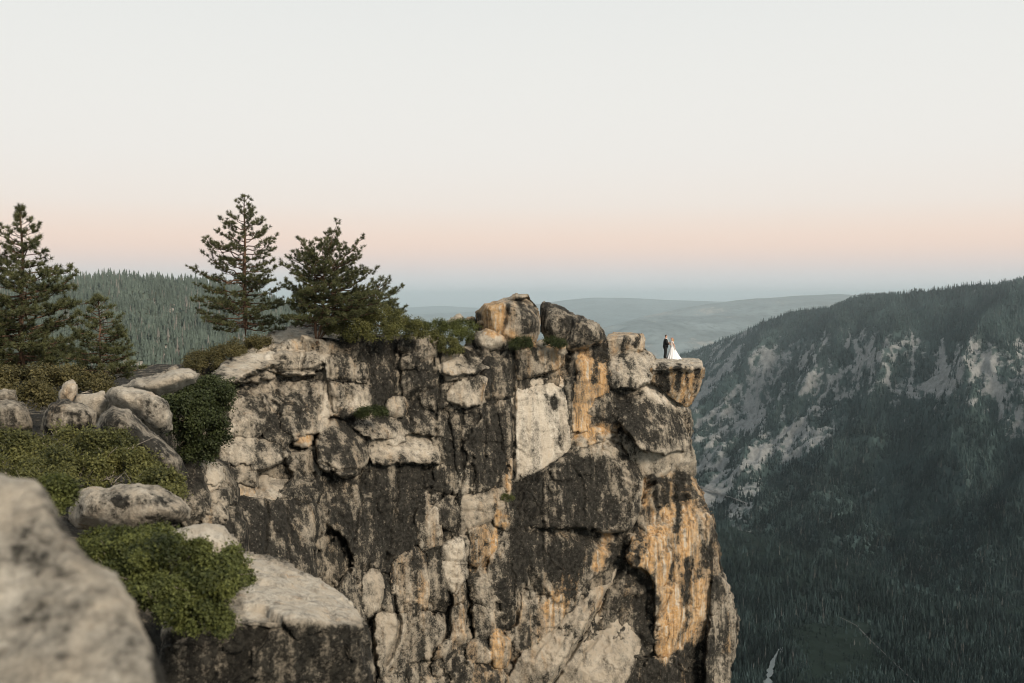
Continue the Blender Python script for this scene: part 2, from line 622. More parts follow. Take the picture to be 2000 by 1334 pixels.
def conifers(name, base, hgt, rs, mat, dead_p, parent=None, layers=3, sides=6, wid=.2, tone=.5):
    """many far conifers as one mass; base (n,3) feet, hgt (n,) heights"""
    n = len(base)
    V, T = [], []
    lv = []
    zz = np.linspace(.06, .72, layers)
    k0 = 0
    for i in range(layers):
        z0 = zz[i]
        z1 = 1.0 if i == layers - 1 else min(1.0, zz[i] + (1.0 / layers) * 1.35)
        r0 = (1 - z0) * .9 + .1
        for s in range(sides):
            a = 2 * math.pi * (s + .5 * i) / sides
            rr = r0 * (1.0 if s % 2 else .78)
            lv.append((rr * math.cos(a), rr * math.sin(a), z0 - (.05 if s % 2 else 0)))
        lv.append((0, 0, z1))
        for s in range(sides):
            T.append((k0 + s, k0 + (s + 1) % sides, k0 + sides))
        k0 += sides + 1
    lv = np.array(lv); T = np.array(T)
    dead = (rs.rand(n) < dead_p).astype(float)
    w = hgt * wid * rs.uniform(.7, 1.25, n) * np.where(dead > 0, .55, 1)
    ang = rs.uniform(0, 6.28, n)
    ca, sa = np.cos(ang), np.sin(ang)
    X = lv[None, :, 0] * ca[:, None] - lv[None, :, 1] * sa[:, None]
    Yy = lv[None, :, 0] * sa[:, None] + lv[None, :, 1] * ca[:, None]
    jit = 1 + rs.uniform(-.25, .25, (n, len(lv)))
    VV = np.stack([base[:, None, 0] + X * w[:, None] * jit, base[:, None, 1] + Yy * w[:, None] * jit, base[:, None, 2] - .5 + lv[None, :, 2] * hgt[:, None]], -1)
    m = len(lv)
    TT = (T[None] + (np.arange(n) * m)[:, None, None]).reshape(-1, 3)
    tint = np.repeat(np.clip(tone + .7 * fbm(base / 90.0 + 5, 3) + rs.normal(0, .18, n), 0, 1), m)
    o = mk(name, VV.reshape(-1, 3), TT, mat, parent, False, dict(tint=tint, dead=np.repeat(dead * rs.uniform(.5, 1, n), m)))
    return o


def ip(tab, x):
    tab = np.asarray(tab, float)
    tab = tab[np.argsort(tab[:, 0])]
    return [np.interp(x, tab[:, 0], tab[:, i]) for i in range(1, tab.shape[1])]


class Slope:
    """a mountainside between a foot line and a ridge line"""

    def __init__(s, ridge, foot, prof, gully, rough, seed, back=.12, fine=0):
        s.fine = fine
        s.ridge, s.foot, s.prof, s.gully, s.rough, s.seed, s.back = ridge, foot, prof, gully, rough, seed, back

    def at(s, px, t):
        ry, rY = ip(s.ridge, px)
        fy, fY = ip(s.foot, px)
        Rg = rays(px, ry) * rY[:, None]
        Ft = rays(px, fy) * fY[:, None]
        tt = np.clip(t, 0, 1)
        P = Ft + (Rg - Ft) * t[:, None]
        h = np.interp(tt, s.prof[0], s.prof[1])
        P[:, 2] = Ft[:, 2] + (Rg[:, 2] - Ft[:, 2]) * h - np.clip(t - 1, 0, 1) * 900
        a = P[:, 0] * .7 + P[:, 1] * -.7
        env = np.sin(np.pi * np.clip(t, 0, 1)) ** .7
        g, ro = s.gully, s.rough
        q = np.stack([a / g[1], tt * g[2] + P[:, 0] * 0, np.full(len(a), s.seed)], -1)
        P[:, 2] += env * g[0] * (ridged(q, 3) - .6)
        P[:, 2] += (env * .8 + .2) * ro[0] * fbm(P / ro[1] + s.seed, 5, .55)
        if s.fine:
            P[:, 2] += env * s.fine * (ridged(P / 75.0 + 3, 3) - .5)
        return P


def px_mask(P, polys):
    px, py = project(P)
    px = px + 18 * fbm(P / 140.0, 3)
    py = py + 18 * fbm(P / 140.0 + 20, 3)
    o = np.zeros(len(P))
    for (pts, d, fe) in polys:
        o += d * smooth01(poly_sd(px, py, pts) / fe * .5 + .5)
    return o


def build_slope(name, sl, x0, x1, nx, nt, mat, rockfn=None, label=None):
    xs = np.linspace(x0, x1, nx); ts = np.linspace(-.03, 1 + sl.back, nt)
    X, Tt = np.meshgrid(xs, ts)
    P = sl.at(X.ravel(), Tt.ravel())
    idx = np.arange(nx * nt).reshape(nt, nx)
    q = np.stack([idx[:-1, :-1], idx[:-1, 1:], idx[1:, 1:], idx[1:, :-1]], -1).reshape(-1, 4)
    rk = rockfn(P, Tt.ravel()) if rockfn else np.zeros(len(P))
    o = mk(name, P, q, mat, None, True, dict(rock=rk))
    tag(o, label, None, None, "structure")
    return o


M_WALL = terrain_mat("valley_wall_ground", (.032, .048, .046, 1), (.235, .24, .235, 1), 1.0)
M_HILL = terrain_mat("hill_ground", (.05, .055, .04, 1), (.36, .32, .28, 1), 2.0)
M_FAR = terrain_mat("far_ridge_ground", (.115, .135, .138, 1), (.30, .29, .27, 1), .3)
M_FLOOR = terrain_mat("valley_floor_ground", (.010, .016, .013, 1), (.018, .031, .018, 1), 1.0)
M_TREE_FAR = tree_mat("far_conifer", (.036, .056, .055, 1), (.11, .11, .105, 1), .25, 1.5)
M_TREE_MID = tree_mat("hill_conifer", (.072, .092, .076, 1), (.17, .155, .14, 1))

# -- the far wall of the valley
WALL = Slope(
    [(2600, 490, 2450), (2250, 522, 2700), (2000, 551, 3000), (1900, 559, 3150), (1800, 571, 3350), (1700, 587, 3600), (1600, 602, 3900),
     (1540, 612, 4100), (1490, 628, 4300), (1440, 654, 4500), (1390, 674, 4700), (1330, 692, 4900), (1200, 730, 5200)],
    [(p, y, 650 * F / (y - 580)) for p, y in [(2600, 1310), (2250, 1260), (2000, 1210), (1900, 1180), (1800, 1155), (1700, 1125), (1600, 1095),
                                               (1540, 1075), (1490, 1060), (1440, 1045), (1390, 1030), (1330, 1010), (1200, 985)]],
    ([0, .25, .42, .58, .72, .86, 1], [0, .17, .36, .62, .80, .92, 1]), (190, 420, 1.6), (110, 300), 3.3, .12, 26)
BARE = [([(1340, 700), (1440, 664), (1500, 680), (1560, 670), (1660, 655), (1760, 650), (1850, 665), (1900, 690), (1900, 780), (1830, 770), (1760, 790), (1690, 780), (1620, 800), (1600, 880), (1545, 905), (1500, 880), (1440, 990), (1360, 985), (1340, 850)], .22, 30),
        ([(1885, 690), (1960, 672), (2010, 690), (2010, 870), (1975, 850), (1945, 800), (1920, 770)], .45, 25),
        ([(1805, 740), (1830, 705), (1862, 715), (1850, 765), (1815, 768)], .4, 14),
        ([(1415, 810), (1450, 785), (1490, 800), (1495, 840), (1440, 850)], .35, 14),
        ([(1450, 905), (1475, 875), (1495, 890), (1490, 940), (1460, 945)], .35, 12),
        ([(1535, 830), (1570, 805), (1590, 840), (1590, 880), (1545, 890)], .35, 12),
        ([(1365, 940), (1480, 950), (1470, 1005), (1375, 1000)], .25, 16),
        ([(1890, 665), (1940, 680), (1935, 730), (1900, 735)], .3, 12),
        ([(1480, 600), (1760, 570), (2010, 545), (2010, 650), (1700, 640), (1500, 660)], -.38, 30),
        ([(1400, 1400), (1480, 1010), (1530, 930), (1620, 890), (1680, 800), (1780, 800), (1900, 830), (2100, 940), (2100, 1400)], -.6, 40)]


CHUTES = [([(1565, 822), (1520, 858), (1480, 895), (1440, 922), (1395, 955), (1365, 985)], 3.0), ([(1455, 672), (1425, 705), (1390, 745), (1352, 790)], 4.0), ([(1440, 760), (1400, 800), (1360, 835)], 2.2),
          ([(1455, 905), (1410, 930), (1370, 955)], 2.5), ([(1500, 770), (1460, 800), (1405, 850), (1360, 885)], 2.5), ([(1778, 640), (1782, 700), (1776, 770)], 2.5), ([(1705, 690), (1735, 720), (1742, 760)], 2.5),
          ([(1842, 660), (1848, 700), (1838, 730)], 3.0), ([(1770, 815), (1762, 850), (1750, 875)], 1.5), ([(1712, 800), (1698, 835)], 2.0), ([(1712, 948), (1696, 972)], 2.5), ([(1870, 812), (1858, 835)], 2.0), ([(1420, 940), (1380, 990)], 3.0),
          ([(1615, 660), (1590, 720), (1560, 770)], 2.0), ([(1660, 650), (1650, 700), (1600, 790)], 2.0)]


def wall_rock(P, t):
    a = P[:, 0] * .7 - P[:, 1] * .7
    n = fbm(P / 150.0, 5, .62)
    fine = ridged(np.stack([a / 60.0, P[:, 2] / 90.0 + a / 300.0, t * 4], -1), 4)
    px, py = project(P)
    wx, wy = px + 12 * fbm(P / 80.0, 3), py + 12 * fbm(P / 80.0 + 20, 3)
    ch = np.zeros(len(P))
    for pts, w in CHUTES:
        ch = np.maximum(ch, 1 - smooth01((line_d(wx, wy, pts) - w * .5) / (w * 1.3)))
    return np.clip(.27 + .8 * n + .85 * (fine - .58) + .85 * px_mask(P, BARE) + .55 * ch, 0, 1)


build_slope("mountain", WALL, 1180, 2500, 430, 280, M_WALL, wall_rock, "dark forested mountain wall with bare granite ribs across the valley")
rs = np.random.RandomState(11)
n = 70000
tx_ = rs.uniform(1230, 2180, n); tt_ = rs.uniform(0, 1.02, n)
Pt = WALL.at(tx_, tt_)
keep = wall_rock(Pt, tt_) < .44 + rs.normal(0, .17, n)
Pt = Pt[keep]
fo = conifers("forest", Pt, rs.uniform(7, 19, len(Pt)) * (1 + .4 * fbm(Pt / 110.0, 2)), rs, M_TREE_FAR, .07, None, 2, 4, .26, .16 + .52 * smooth01((tt_[keep] - .1) / .6))  # tint falls toward the foot: the dimmer valley light is put into the colour
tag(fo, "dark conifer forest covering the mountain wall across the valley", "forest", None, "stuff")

# -- valley floor with meadow, river and roads
gx = np.linspace(-6000, 9000, 120); gy = np.linspace(900, 9000, 110)
X, Yg = np.meshgrid(gx, gy)
Pf = np.stack([X.ravel(), Yg.ravel(), np.full(X.size, FLOOR_Z)], -1)
Pf[:, 2] += 8 * fbm(Pf / 900.0, 3)
MEADOW = [([(1560, 1235), (1600, 1222), (1660, 1235), (1700, 1270), (1720, 1300), (1690, 1345), (1560, 1345), (1575, 1300)], 1, 25),
          ([(1655, 1215), (1690, 1210), (1690, 1232), (1660, 1232)], 1, 12)]
xs = np.linspace(1430, 1800, 180); ys = np.linspace(1190, 1420, 120)
idx = np.arange(X.size).reshape(X.shape)
q = np.stack([idx[:-1, :-1], idx[:-1, 1:], idx[1:, 1:], idx[1:, :-1]], -1).reshape(-1, 4)
fl = mk("valley_floor", Pf, q, M_FLOOR, None, True, dict(rock=np.zeros(len(Pf))))
tag(fl, "dark wooded valley floor far below the cliff", None, None, "structure")
XX, YY = np.meshgrid(xs, ys)
Pm = floor_pt(XX.ravel(), YY.ravel(), FLOOR_Z + 9)
mm = px_mask(Pm, MEADOW)
idx = np.arange(XX.size).reshape(XX.shape)
q = np.stack([idx[:-1, :-1], idx[1:, :-1], idx[1:, 1:], idx[:-1, 1:]], -1).reshape(-1, 4)
q = q[(mm[q] > .25).all(1)]
me_ = mk("meadow", Pm, q, M_FLOOR, None, True, dict(rock=np.clip(mm * .22, 0, 1)))
tag(me_, "dim green meadow clearing on the valley floor", None, None, "structure")


def ribbon(name, pts, widths, z, mat, label, fn=None):
    pts = np.array(pts, float)
    t = np.linspace(0, len(pts) - 1, len(pts) * 14)
    px = np.interp(t, range(len(pts)), pts[:, 0]); py = np.interp(t, range(len(pts)), pts[:, 1])
    wd = np.interp(t, range(len(pts)), widths)
    if name == 'river':
        px = px + 2.5 * perlin(np.stack([t * 2.2, t * 0 + 3, t * 0], -1))
    Pc = fn(px, py) if fn else floor_pt(px, py, z)
    d = np.gradient(Pc[:, :2], axis=0); d /= np.linalg.norm(d, axis=1)[:, None] + 1e-9
    nn = np.stack([-d[:, 1], d[:, 0], 0 * d[:, 0]], -1)
    wd = wd * np.clip(1 + (1.3 if name == 'river' else .3) * perlin(Pc / 14.0), .25, 2)
    V = np.concatenate([Pc - nn * wd[:, None] / 2, Pc + nn * wd[:, None] / 2])
    m = len(Pc)
    f = np.array([(i, i + 1, m + i + 1, m + i) for i in range(m - 1)])
    o = mk(name, V, f, mat, None, True)
    tag(o, label, None, None, "structure")
    return o


g = NT("river_water")
g.bsdf((.10, .12, .12, 1), .35, .35)
M_RIVER = g.m
M_ROAD = flat("road_pale", (.085, .085, .083, 1))
RIVER = [(1521, 1268), (1514, 1282), (1508, 1298), (1503, 1315), (1499, 1336), (1493, 1375), (1488, 1430)]
ribbon("river", RIVER, [3, 6, 8, 8, 9, 10, 12], FLOOR_Z + 11, M_RIVER, "pale river glinting on the dark valley floor")
ribbon("river", [(1530, 1262), (1526, 1274), (1517, 1280)], [4, 6, 6], FLOOR_Z + 11.3, M_RIVER, "short side arm at the head of the pale river")
ROAD1 = [(1640, 1205), (1672, 1221), (1700, 1250), (1740, 1288), (1772, 1318), (1800, 1345), (1850, 1395)]
ribbon("road", ROAD1, [2.0] * 7, FLOOR_Z + 11.6, M_ROAD, "thin road crossing the valley floor beside the meadow")

n = 42000
fx = rs.uniform(1180, 2250, n); fy = rs.uniform(1000, 1480, n) ** 1.0
Pv = floor_pt(fx, fy, FLOOR_Z)
wfy, _ = ip(WALL.foot, fx)
ok = fy > wfy - 6
pxv, pyv = fx, fy
ok &= line_d(pxv, pyv, RIVER) > 4.5
ok &= line_d(pxv, pyv, [(x + 3, y + 10) for x, y in RIVER]) > 4.5
ok &= line_d(pxv, pyv, ROAD1) > 5
ok &= (px_mask(Pv, MEADOW) < .55 + rs.normal(0, .45, n))
# far rows are more crowded in the picture: thin them
ok &= rs.rand(n) < np.clip(((fy - 900) / 430.0), .25, 1)
Pv = Pv[ok]
Pv[:, 2] += 8 * fbm(Pv / 900.0, 3)
fo2 = conifers("forest", Pv, rs.uniform(12, 26, len(Pv)) * (1 + .4 * fbm(Pv / 110.0, 2)), rs, M_TREE_FAR, .03, None, 2, 4, .24, .14)  # low tone carries on the valley dimness painted into the wall's foot
tag(fo2, "dark conifer forest standing on the valley floor around the meadow", "forest", None, "stuff")


def on_wall(px, py):
    ts = np.linspace(0, .6, 400)
    out = []
    for a, b in zip(px, py):
        P = WALL.at(np.full(400, a), ts)
        _, yy = project(P)
        k = np.argmin(np.abs(yy - b))
        out.append(P[k] + np.array([0, 0, 10]))
    return np.array(out)


ribbon("road", [(1366, 955), (1390, 965), (1412, 972), (1436, 981), (1462, 991)], [9] * 5, 0, M_ROAD,
       "pale road cut slanting across the talus below the mountain wall", on_wall)

# -- forested hill at the left
HILL = Slope(
    [(-500, 575, 1900), (-100, 562, 1900), (100, 555, 1850), (150, 548, 1800), (200, 543, 1800), (250, 543, 1800), (290, 545, 1850),
     (330, 550, 1900), (400, 554, 1950), (480, 566, 2000), (560, 600, 2100), (620, 634, 2150), (760, 690, 2200)],
    [(-500, 775, 900), (0, 770, 950), (300, 760, 1000), (450, 750, 1050), (600, 750, 1150), (760, 760, 1250)],
    ([0, .2, .5, .8, 1], [0, .18, .48, .82, 1]), (22, 260, 1.2), (22, 160), 8.1, .2)
HBARE = [([(250, 660), (330, 665), (400, 690), (420, 800), (200, 800), (200, 690)], .38, 40),
         ([(320, 605), (372, 595), (374, 602), (322, 615)], .5, 6)]


def hill_rock(P, t):
    return np.clip(.08 + .8 * fbm(P / 70.0, 4, .6) + px_mask(P, HBARE), 0, 1)


build_slope("forested_hill", HILL, -450, 760, 200, 120, M_HILL, hill_rock, "grey green forested hill behind the pines at the left")
n = 13500
tx_ = rs.uniform(-60, 760, n); tt_ = rs.uniform(0, 1.03, n)
Pt = HILL.at(tx_, tt_)
kr = hill_rock(Pt, tt_)
keep = kr < .42 + rs.normal(0, .08, n)
Pt = Pt[keep]
fo3 = conifers("forest", Pt, rs.uniform(6, 20, len(Pt)) * (1 + .5 * fbm(Pt / 60.0, 2)), rs, M_TREE_MID, .10, None, 3, 5, .25)
tag(fo3, "grey green conifers and dead grey trunks crowding the left hill", "forest", None, "stuff")

# -- ridges fading into the distance
R1 = Slope([(2100, 610, 15000), (1900, 598, 14500), (1800, 584, 14000), (1740, 577, 13500), (1640, 573, 13000), (1560, 577, 13000), (1440, 586, 12500),
            (1340, 600, 12000), (1250, 618, 11500), (1180, 640, 11000), (1100, 668, 10500), (950, 700, 10000)],
           [(900, 740, 6500), (1500, 740, 6500), (2200, 740, 6500)], ([0, .5, 1], [0, .45, 1]), (170, 1300, 1.5), (160, 1400), 5.5)
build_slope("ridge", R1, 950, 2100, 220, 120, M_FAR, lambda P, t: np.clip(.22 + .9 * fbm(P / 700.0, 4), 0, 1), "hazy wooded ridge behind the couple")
R2 = Slope([(500, 650, 20000), (800, 614, 20000), (950, 607, 20000), (1060, 592, 20000), (1110, 585, 20000), (1160, 581, 20000), (1220, 582, 20000),
            (1300, 586, 20000), (1400, 589, 20000), (1600, 588, 20000), (2200, 590, 20000)],
           [(400, 660, 14500), (2300, 660, 14500)], ([0, .5, 1], [0, .45, 1]), (120, 2600, 1.5), (90, 2600), 2.5)
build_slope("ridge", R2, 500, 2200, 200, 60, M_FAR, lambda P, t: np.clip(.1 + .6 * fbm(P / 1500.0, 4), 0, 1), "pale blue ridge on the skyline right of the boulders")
R3 = Slope([(-900, 594, 29000), (300, 596, 29000), (700, 602, 29000), (790, 601, 29000), (860, 597, 29000), (930, 601, 29000), (1000, 600, 29000), (1200, 596, 29000), (2800, 592, 29000)],
           [(-1000, 625, 23000), (2900, 625, 23000)], ([0, 1], [0, 1]), (60, 4000, 1.5), (50, 4000), 1.5)
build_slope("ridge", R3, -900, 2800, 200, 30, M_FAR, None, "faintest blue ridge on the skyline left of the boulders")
# plain under everything, to the horizon
ang = np.linspace(0, 2 * math.pi, 65)[:-1]
Vg = [(0, 0, FLOOR_Z - 60)] + [(39000 * math.cos(a), 39000 * math.sin(a), FLOOR_Z - 60) for a in ang]
gr = mk("ground", np.array(Vg), np.array([(0, 1 + i, 1 + (i + 1) % 64) for i in range(64)]), M_FAR, None, True, dict(rock=np.zeros(65)))
tag(gr, None, None, None, "structure")

# -- air
hz = NT("haze_air")
pv = hz.n("ShaderNodeVolumePrincipled")
pv.inputs['Color'].default_value = (.83, .955, 1, 1)
pv.inputs['Density'].default_value = 6.0e-5
pv.inputs['Anisotropy'].default_value = 0.88
hz.t.links.new(pv.outputs[0], hz.out.inputs['Volume'])
bx0, bx1, by0, by1, bz0, bz1 = -40000, 40000, -40000, 40000, FLOOR_Z - 70, 175
Vh = np.array([(x, y, z) for z in (bz0, bz1) for y in (by0, by1) for x in (bx0, bx1)])
haze = mk("haze", Vh, np.array([(0, 2, 3, 1), (4, 5, 7, 6), (0, 1, 5, 4), (2, 6, 7, 3), (0, 4, 6, 2), (1, 3, 7, 5)]), hz.m, None, False)
tag(haze, "thin evening haze filling the valley", None, None, "stuff")

# ------------------------------------------------------------------ the cliff
def pl(k, d, pts, w, fe): PAINT.append((k, d, 'l', pts, w, fe))
def pp(k, d, pts, fe): PAINT.append((k, d, 'p', pts, 0, fe))

Lk, Ok, Pk = 'lichen', 'ochre', 'pale'
# dark water stains, and one painted shadow at the arch
pl(Lk, .6, [(735, 668), (733, 700), (732, 780)], 5, 6)
pl(Lk, .45, [(705, 690), (712, 740), (728, 780)], 8, 8)
pl(Lk, .7, [(1164, 672), (1163, 710), (1160, 740)], 5, 4)
pl(Lk, .5, [(1183, 675), (1186, 720), (1187, 750)], 3, 4)
pl(Lk, .7, [(1077, 690), (1074, 712), (1076, 724)], 4, 3)
pl(Lk, .5, [(1040, 680), (1044, 694)], 4, 4)
pl(Lk, .7, [(1228, 662), (1222, 680), (1218, 692)], 5, 4)
pl(Lk, .7, [(1247, 656), (1242, 672)], 4, 3)
pp(Lk, .65, [(1072, 772), (1086, 768), (1092, 790), (1082, 803), (1074, 795)], 6)
pl(Lk, .4, [(1098, 770), (1104, 830), (1092, 870)], 9, 6)
pp(Lk, .35, [(1190, 745), (1230, 752), (1290, 800), (1330, 840), (1300, 870), (1230, 850), (1205, 800)], 14)
pp(Lk, .4, [(1004, 945), (1060, 915), (1120, 890), (1190, 895), (1245, 905), (1240, 1000), (1180, 1035), (1010, 1030)], 12)
pl(Lk, .35, [(1125, 925), (1137, 950), (1138, 1010)], 5, 6)
pp(Lk, .35, [(880, 800), (985, 800), (990, 930), (950, 955), (890, 930)], 16)
pp(Lk, .35, [(640, 930), (840, 910), (850, 960), (810, 1060), (700, 1060), (640, 1000)], 20)
pl(Lk, .65, [(1326, 715), (1322, 760)], 6, 4)
pl(Lk, .6, [(1294, 722), (1293, 760)], 14, 6)
pl(Lk, .5, [(1345, 716), (1340, 760)], 3, 3)
pl(Lk, .55, [(1362, 722), (1356, 760)], 5, 4)
pl(Lk, .6, [(1270, 935), (1300, 940), (1300, 990)], 5, 5)
pl(Lk, .65, [(1284, 960), (1288, 1010), (1292, 1030)], 6, 5)
pl(Lk, .6, [(1318, 930), (1322, 970), (1325, 1010)], 5, 5)
pl(Lk, .5, [(1247, 1030), (1258, 1060), (1245, 1095)], 8, 6)
pl(Lk, .5, [(1320, 1085), (1316, 1130)], 5, 4)
pl(Lk, .6, [(1345, 1100), (1348, 1160), (1345, 1200)], 7, 5)
pl(Lk, .45, [(1380, 1060), (1382, 1100)], 6, 5)
pp(Lk, .6, [(1240, 1285), (1300, 1290), (1350, 1265), (1390, 1245), (1400, 1340), (1225, 1340)], 10)
pl(Lk, .35, [(1400, 1130), (1412, 1190), (1412, 1240)], 8, 6)
pl(Lk, .6, [(1255, 1135), (1276, 1160), (1276, 1180)], 4, 4)  # shadow cast by the orange wall, painted on the slab's right edge
pp(Lk, .3, [(975, 1035), (1120, 1030), (1160, 1060), (1140, 1110), (1040, 1130), (990, 1100)], 20)
pl(Lk, .4, [(990, 1110), (1005, 1130), (985, 1160)], 10, 8)
# the bare pale tops, with some light from above painted in
pp(Lk, -.35, [(430, 742), (470, 700), (530, 660), (620, 648), (680, 690), (640, 694), (540, 693), (500, 712)], 10)
pp(Pk, .4, [(440, 735), (500, 690), (540, 660), (640, 650), (640, 685), (560, 688), (510, 705)], 10)
pp(Ok, .22, [(600, 668), (650, 665), (690, 690), (640, 690), (600, 684)], 12)
pp(Lk, -.3, [(722, 880), (745, 855), (790, 838), (825, 845), (850, 880), (848, 897), (800, 893), (735, 893)], 8)
pp(Pk, .25, [(735, 880), (790, 845), (840, 870), (845, 893), (800, 890)], 8)
pp(Lk, -.5, [(1235, 738), (1262, 738), (1335, 795), (1330, 805), (1290, 785), (1255, 760)], 9)
pp(Pk, .45, [(1235, 738), (1262, 738), (1335, 795), (1330, 805), (1290, 785), (1255, 760)], 9)
pp(Lk, -.3, [(1160, 862), (1180, 848), (1205, 850), (1220, 880), (1200, 890), (1120, 900), (1110, 885)], 10)
pp(Pk, .35, [(1165, 860), (1205, 853), (1215, 875), (1170, 885)], 10)
pp(Lk, -.3, [(1240, 895), (1300, 870), (1350, 880), (1350, 925), (1262, 930)], 10)
pp(Pk, .15, [(1240, 895), (1300, 870), (1350, 880), (1350, 925), (1262, 930)], 10)
pp(Lk, -.35, [(650, 780), (700, 775), (722, 790), (700, 803), (650, 808)], 8)
pp(Pk, .35, [(650, 785), (700, 780), (722, 790), (700, 803), (650, 808)], 8)
pp(Ok, .3, [(670, 795), (700, 790), (690, 810), (660, 812)], 6)
pl(Pk, .2, [(636, 700), (640, 740), (636, 790), (628, 828)], 6, 8)
pl(Lk, -.28, [(638, 700), (642, 740), (640, 790), (630, 828)], 6, 8)
pl(Lk, -.4, [(686, 700), (691, 740)], 2, 3)
pl(Lk, -.4, [(708, 714), (713, 740), (722, 780)], 2, 3)
pl(Lk, -.35, [(729, 668), (730, 690)], 2, 2)
pp(Lk, -.35, [(590, 752), (603, 752), (603, 770), (594, 775)], 4)
# iron stains
pl(Ok, .6, [(1176, 700), (1174, 740), (1180, 755), (1172, 765)], 10, 6)
pl(Lk, -.5, [(1176, 705), (1174, 740), (1180, 752)], 7, 5)
pl(Ok, .5, [(1145, 690), (1152, 730), (1140, 770), (1132, 830)], 8, 6)
pl(Lk, -.5, [(1145, 685), (1148, 730), (1138, 780), (1132, 835)], 11, 6)
pl(Pk, .5, [(1146, 690), (1150, 730), (1142, 760), (1138, 800)], 6, 5)
pp(Ok, .5, [(1195, 828), (1212, 820), (1210, 842), (1196, 845)], 4)
pl(Ok, .45, [(1130, 840), (1160, 838), (1195, 838)], 7, 8)
pl(Lk, -.35, [(1125, 842), (1160, 842), (1190, 836)], 7, 8)
pl(Ok, .45, [(998, 900), (994, 930), (992, 955)], 6, 4)
pl(Lk, -.5, [(998, 905), (994, 930), (992, 957)], 6, 4)
pl(Ok, .3, [(1006, 745), (1006, 800)], 4, 5)
pl(Ok, .3, [(1075, 800), (1080, 850), (1078, 890)], 5, 5)
pl(Ok, .55, [(1262, 940), (1262, 980), (1275, 1010), (1268, 1080), (1262, 1110)], 9, 6)
pl(Ok, .5, [(1302, 932), (1306, 980), (1298, 1030), (1300, 1080), (1290, 1130)], 10, 8)
pl(Lk, -.55, [(1263, 945), (1264, 985), (1280, 1020), (1272, 1080), (1262, 1110)], 12, 6)
pl(Lk, -.55, [(1303, 932), (1306, 980), (1300, 1030), (1300, 1080), (1290, 1150)], 11, 7)
pl(Ok, .4, [(1340, 960), (1345, 1030), (1335, 1080)], 9, 8)
pl(Lk, -.4, [(1340, 1000), (1345, 1040), (1335, 1080)], 9, 8)
pl(Ok, .5, [(1310, 1170), (1320, 1200), (1295, 1260), (1290, 1295)], 16, 8)
pl(Lk, -.5, [(1310, 1165), (1318, 1200), (1300, 1250), (1290, 1290)], 17, 8)
pl(Ok, .45, [(1370, 1140), (1366, 1190), (1350, 1230), (1330, 1260)], 6, 5)
pl(Lk, -.5, [(1370, 1140), (1366, 1190), (1350, 1230), (1330, 1260)], 6, 5)
pl(Ok, .4, [(1425, 1200), (1430, 1240), (1420, 1270)], 5, 4)
pl(Ok, .5, [(1186, 1040), (1178, 1075), (1170, 1100)], 13, 8)
pl(Lk, -.45, [(1186, 1048), (1178, 1075), (1168, 1105)], 11, 7)
pl(Ok, .35, [(1130, 1090), (1118, 1130), (1100, 1170), (1075, 1190)], 14, 10)
pl(Ok, .35, [(972, 1000), (968, 1030), (964, 1070), (955, 1100)], 4, 3)
pl(Lk, -.5, [(970, 1005), (967, 1040), (962, 1075), (955, 1100)], 4, 3)
pl(Ok, .5, [(975, 1240), (972, 1270), (970, 1300)], 8, 5)
pl(Lk, -.5, [(975, 1235), (972, 1270), (970, 1300)], 8, 5)
pl(Ok, .35, [(985, 1010), (1010, 1015), (1006, 1025), (985, 1026)], 4, 4)
pl(Ok, .45, [(925, 1050), (930, 1085), (926, 1110)], 5, 4)
pp(Ok, .3, [(575, 848), (600, 842), (602, 862), (582, 867)], 4)
pp(Lk, -.35, [(575, 848), (600, 840), (640, 830), (640, 838), (603, 850), (602, 862), (582, 867)], 4)
pp(Ok, .3, [(940, 745), (965, 745), (960, 780), (940, 785)], 8)
pl(Ok, .3, [(930, 580), (960, 600), (975, 610), (960, 640)], 14, 8)
pl(Lk, -.3, [(935, 590), (960, 600), (972, 615), (955, 640)], 14, 8)
pl(Ok, .4, [(990, 655), (1020, 665), (1040, 668)], 10, 8)
pl(Lk, -.3, [(985, 650), (1020, 662), (1040, 665)], 9, 8)
pl(Ok, .5, [(1090, 676), (1130, 680), (1175, 666)], 4, 4)
pl(Lk, -.4, [(1090, 676), (1130, 680), (1175, 666)], 3, 4)
pl(Ok, .35, [(1316, 725), (1322, 770), (1345, 790)], 8, 6)
pl(Lk, -.35, [(1335, 722), (1333, 770)], 4, 4)
pl(Lk, -.35, [(1352, 722), (1347, 780)], 4, 4)
pl(Ok, .3, [(1335, 722), (1333, 770), (1352, 722), (1347, 785)], 5, 4)
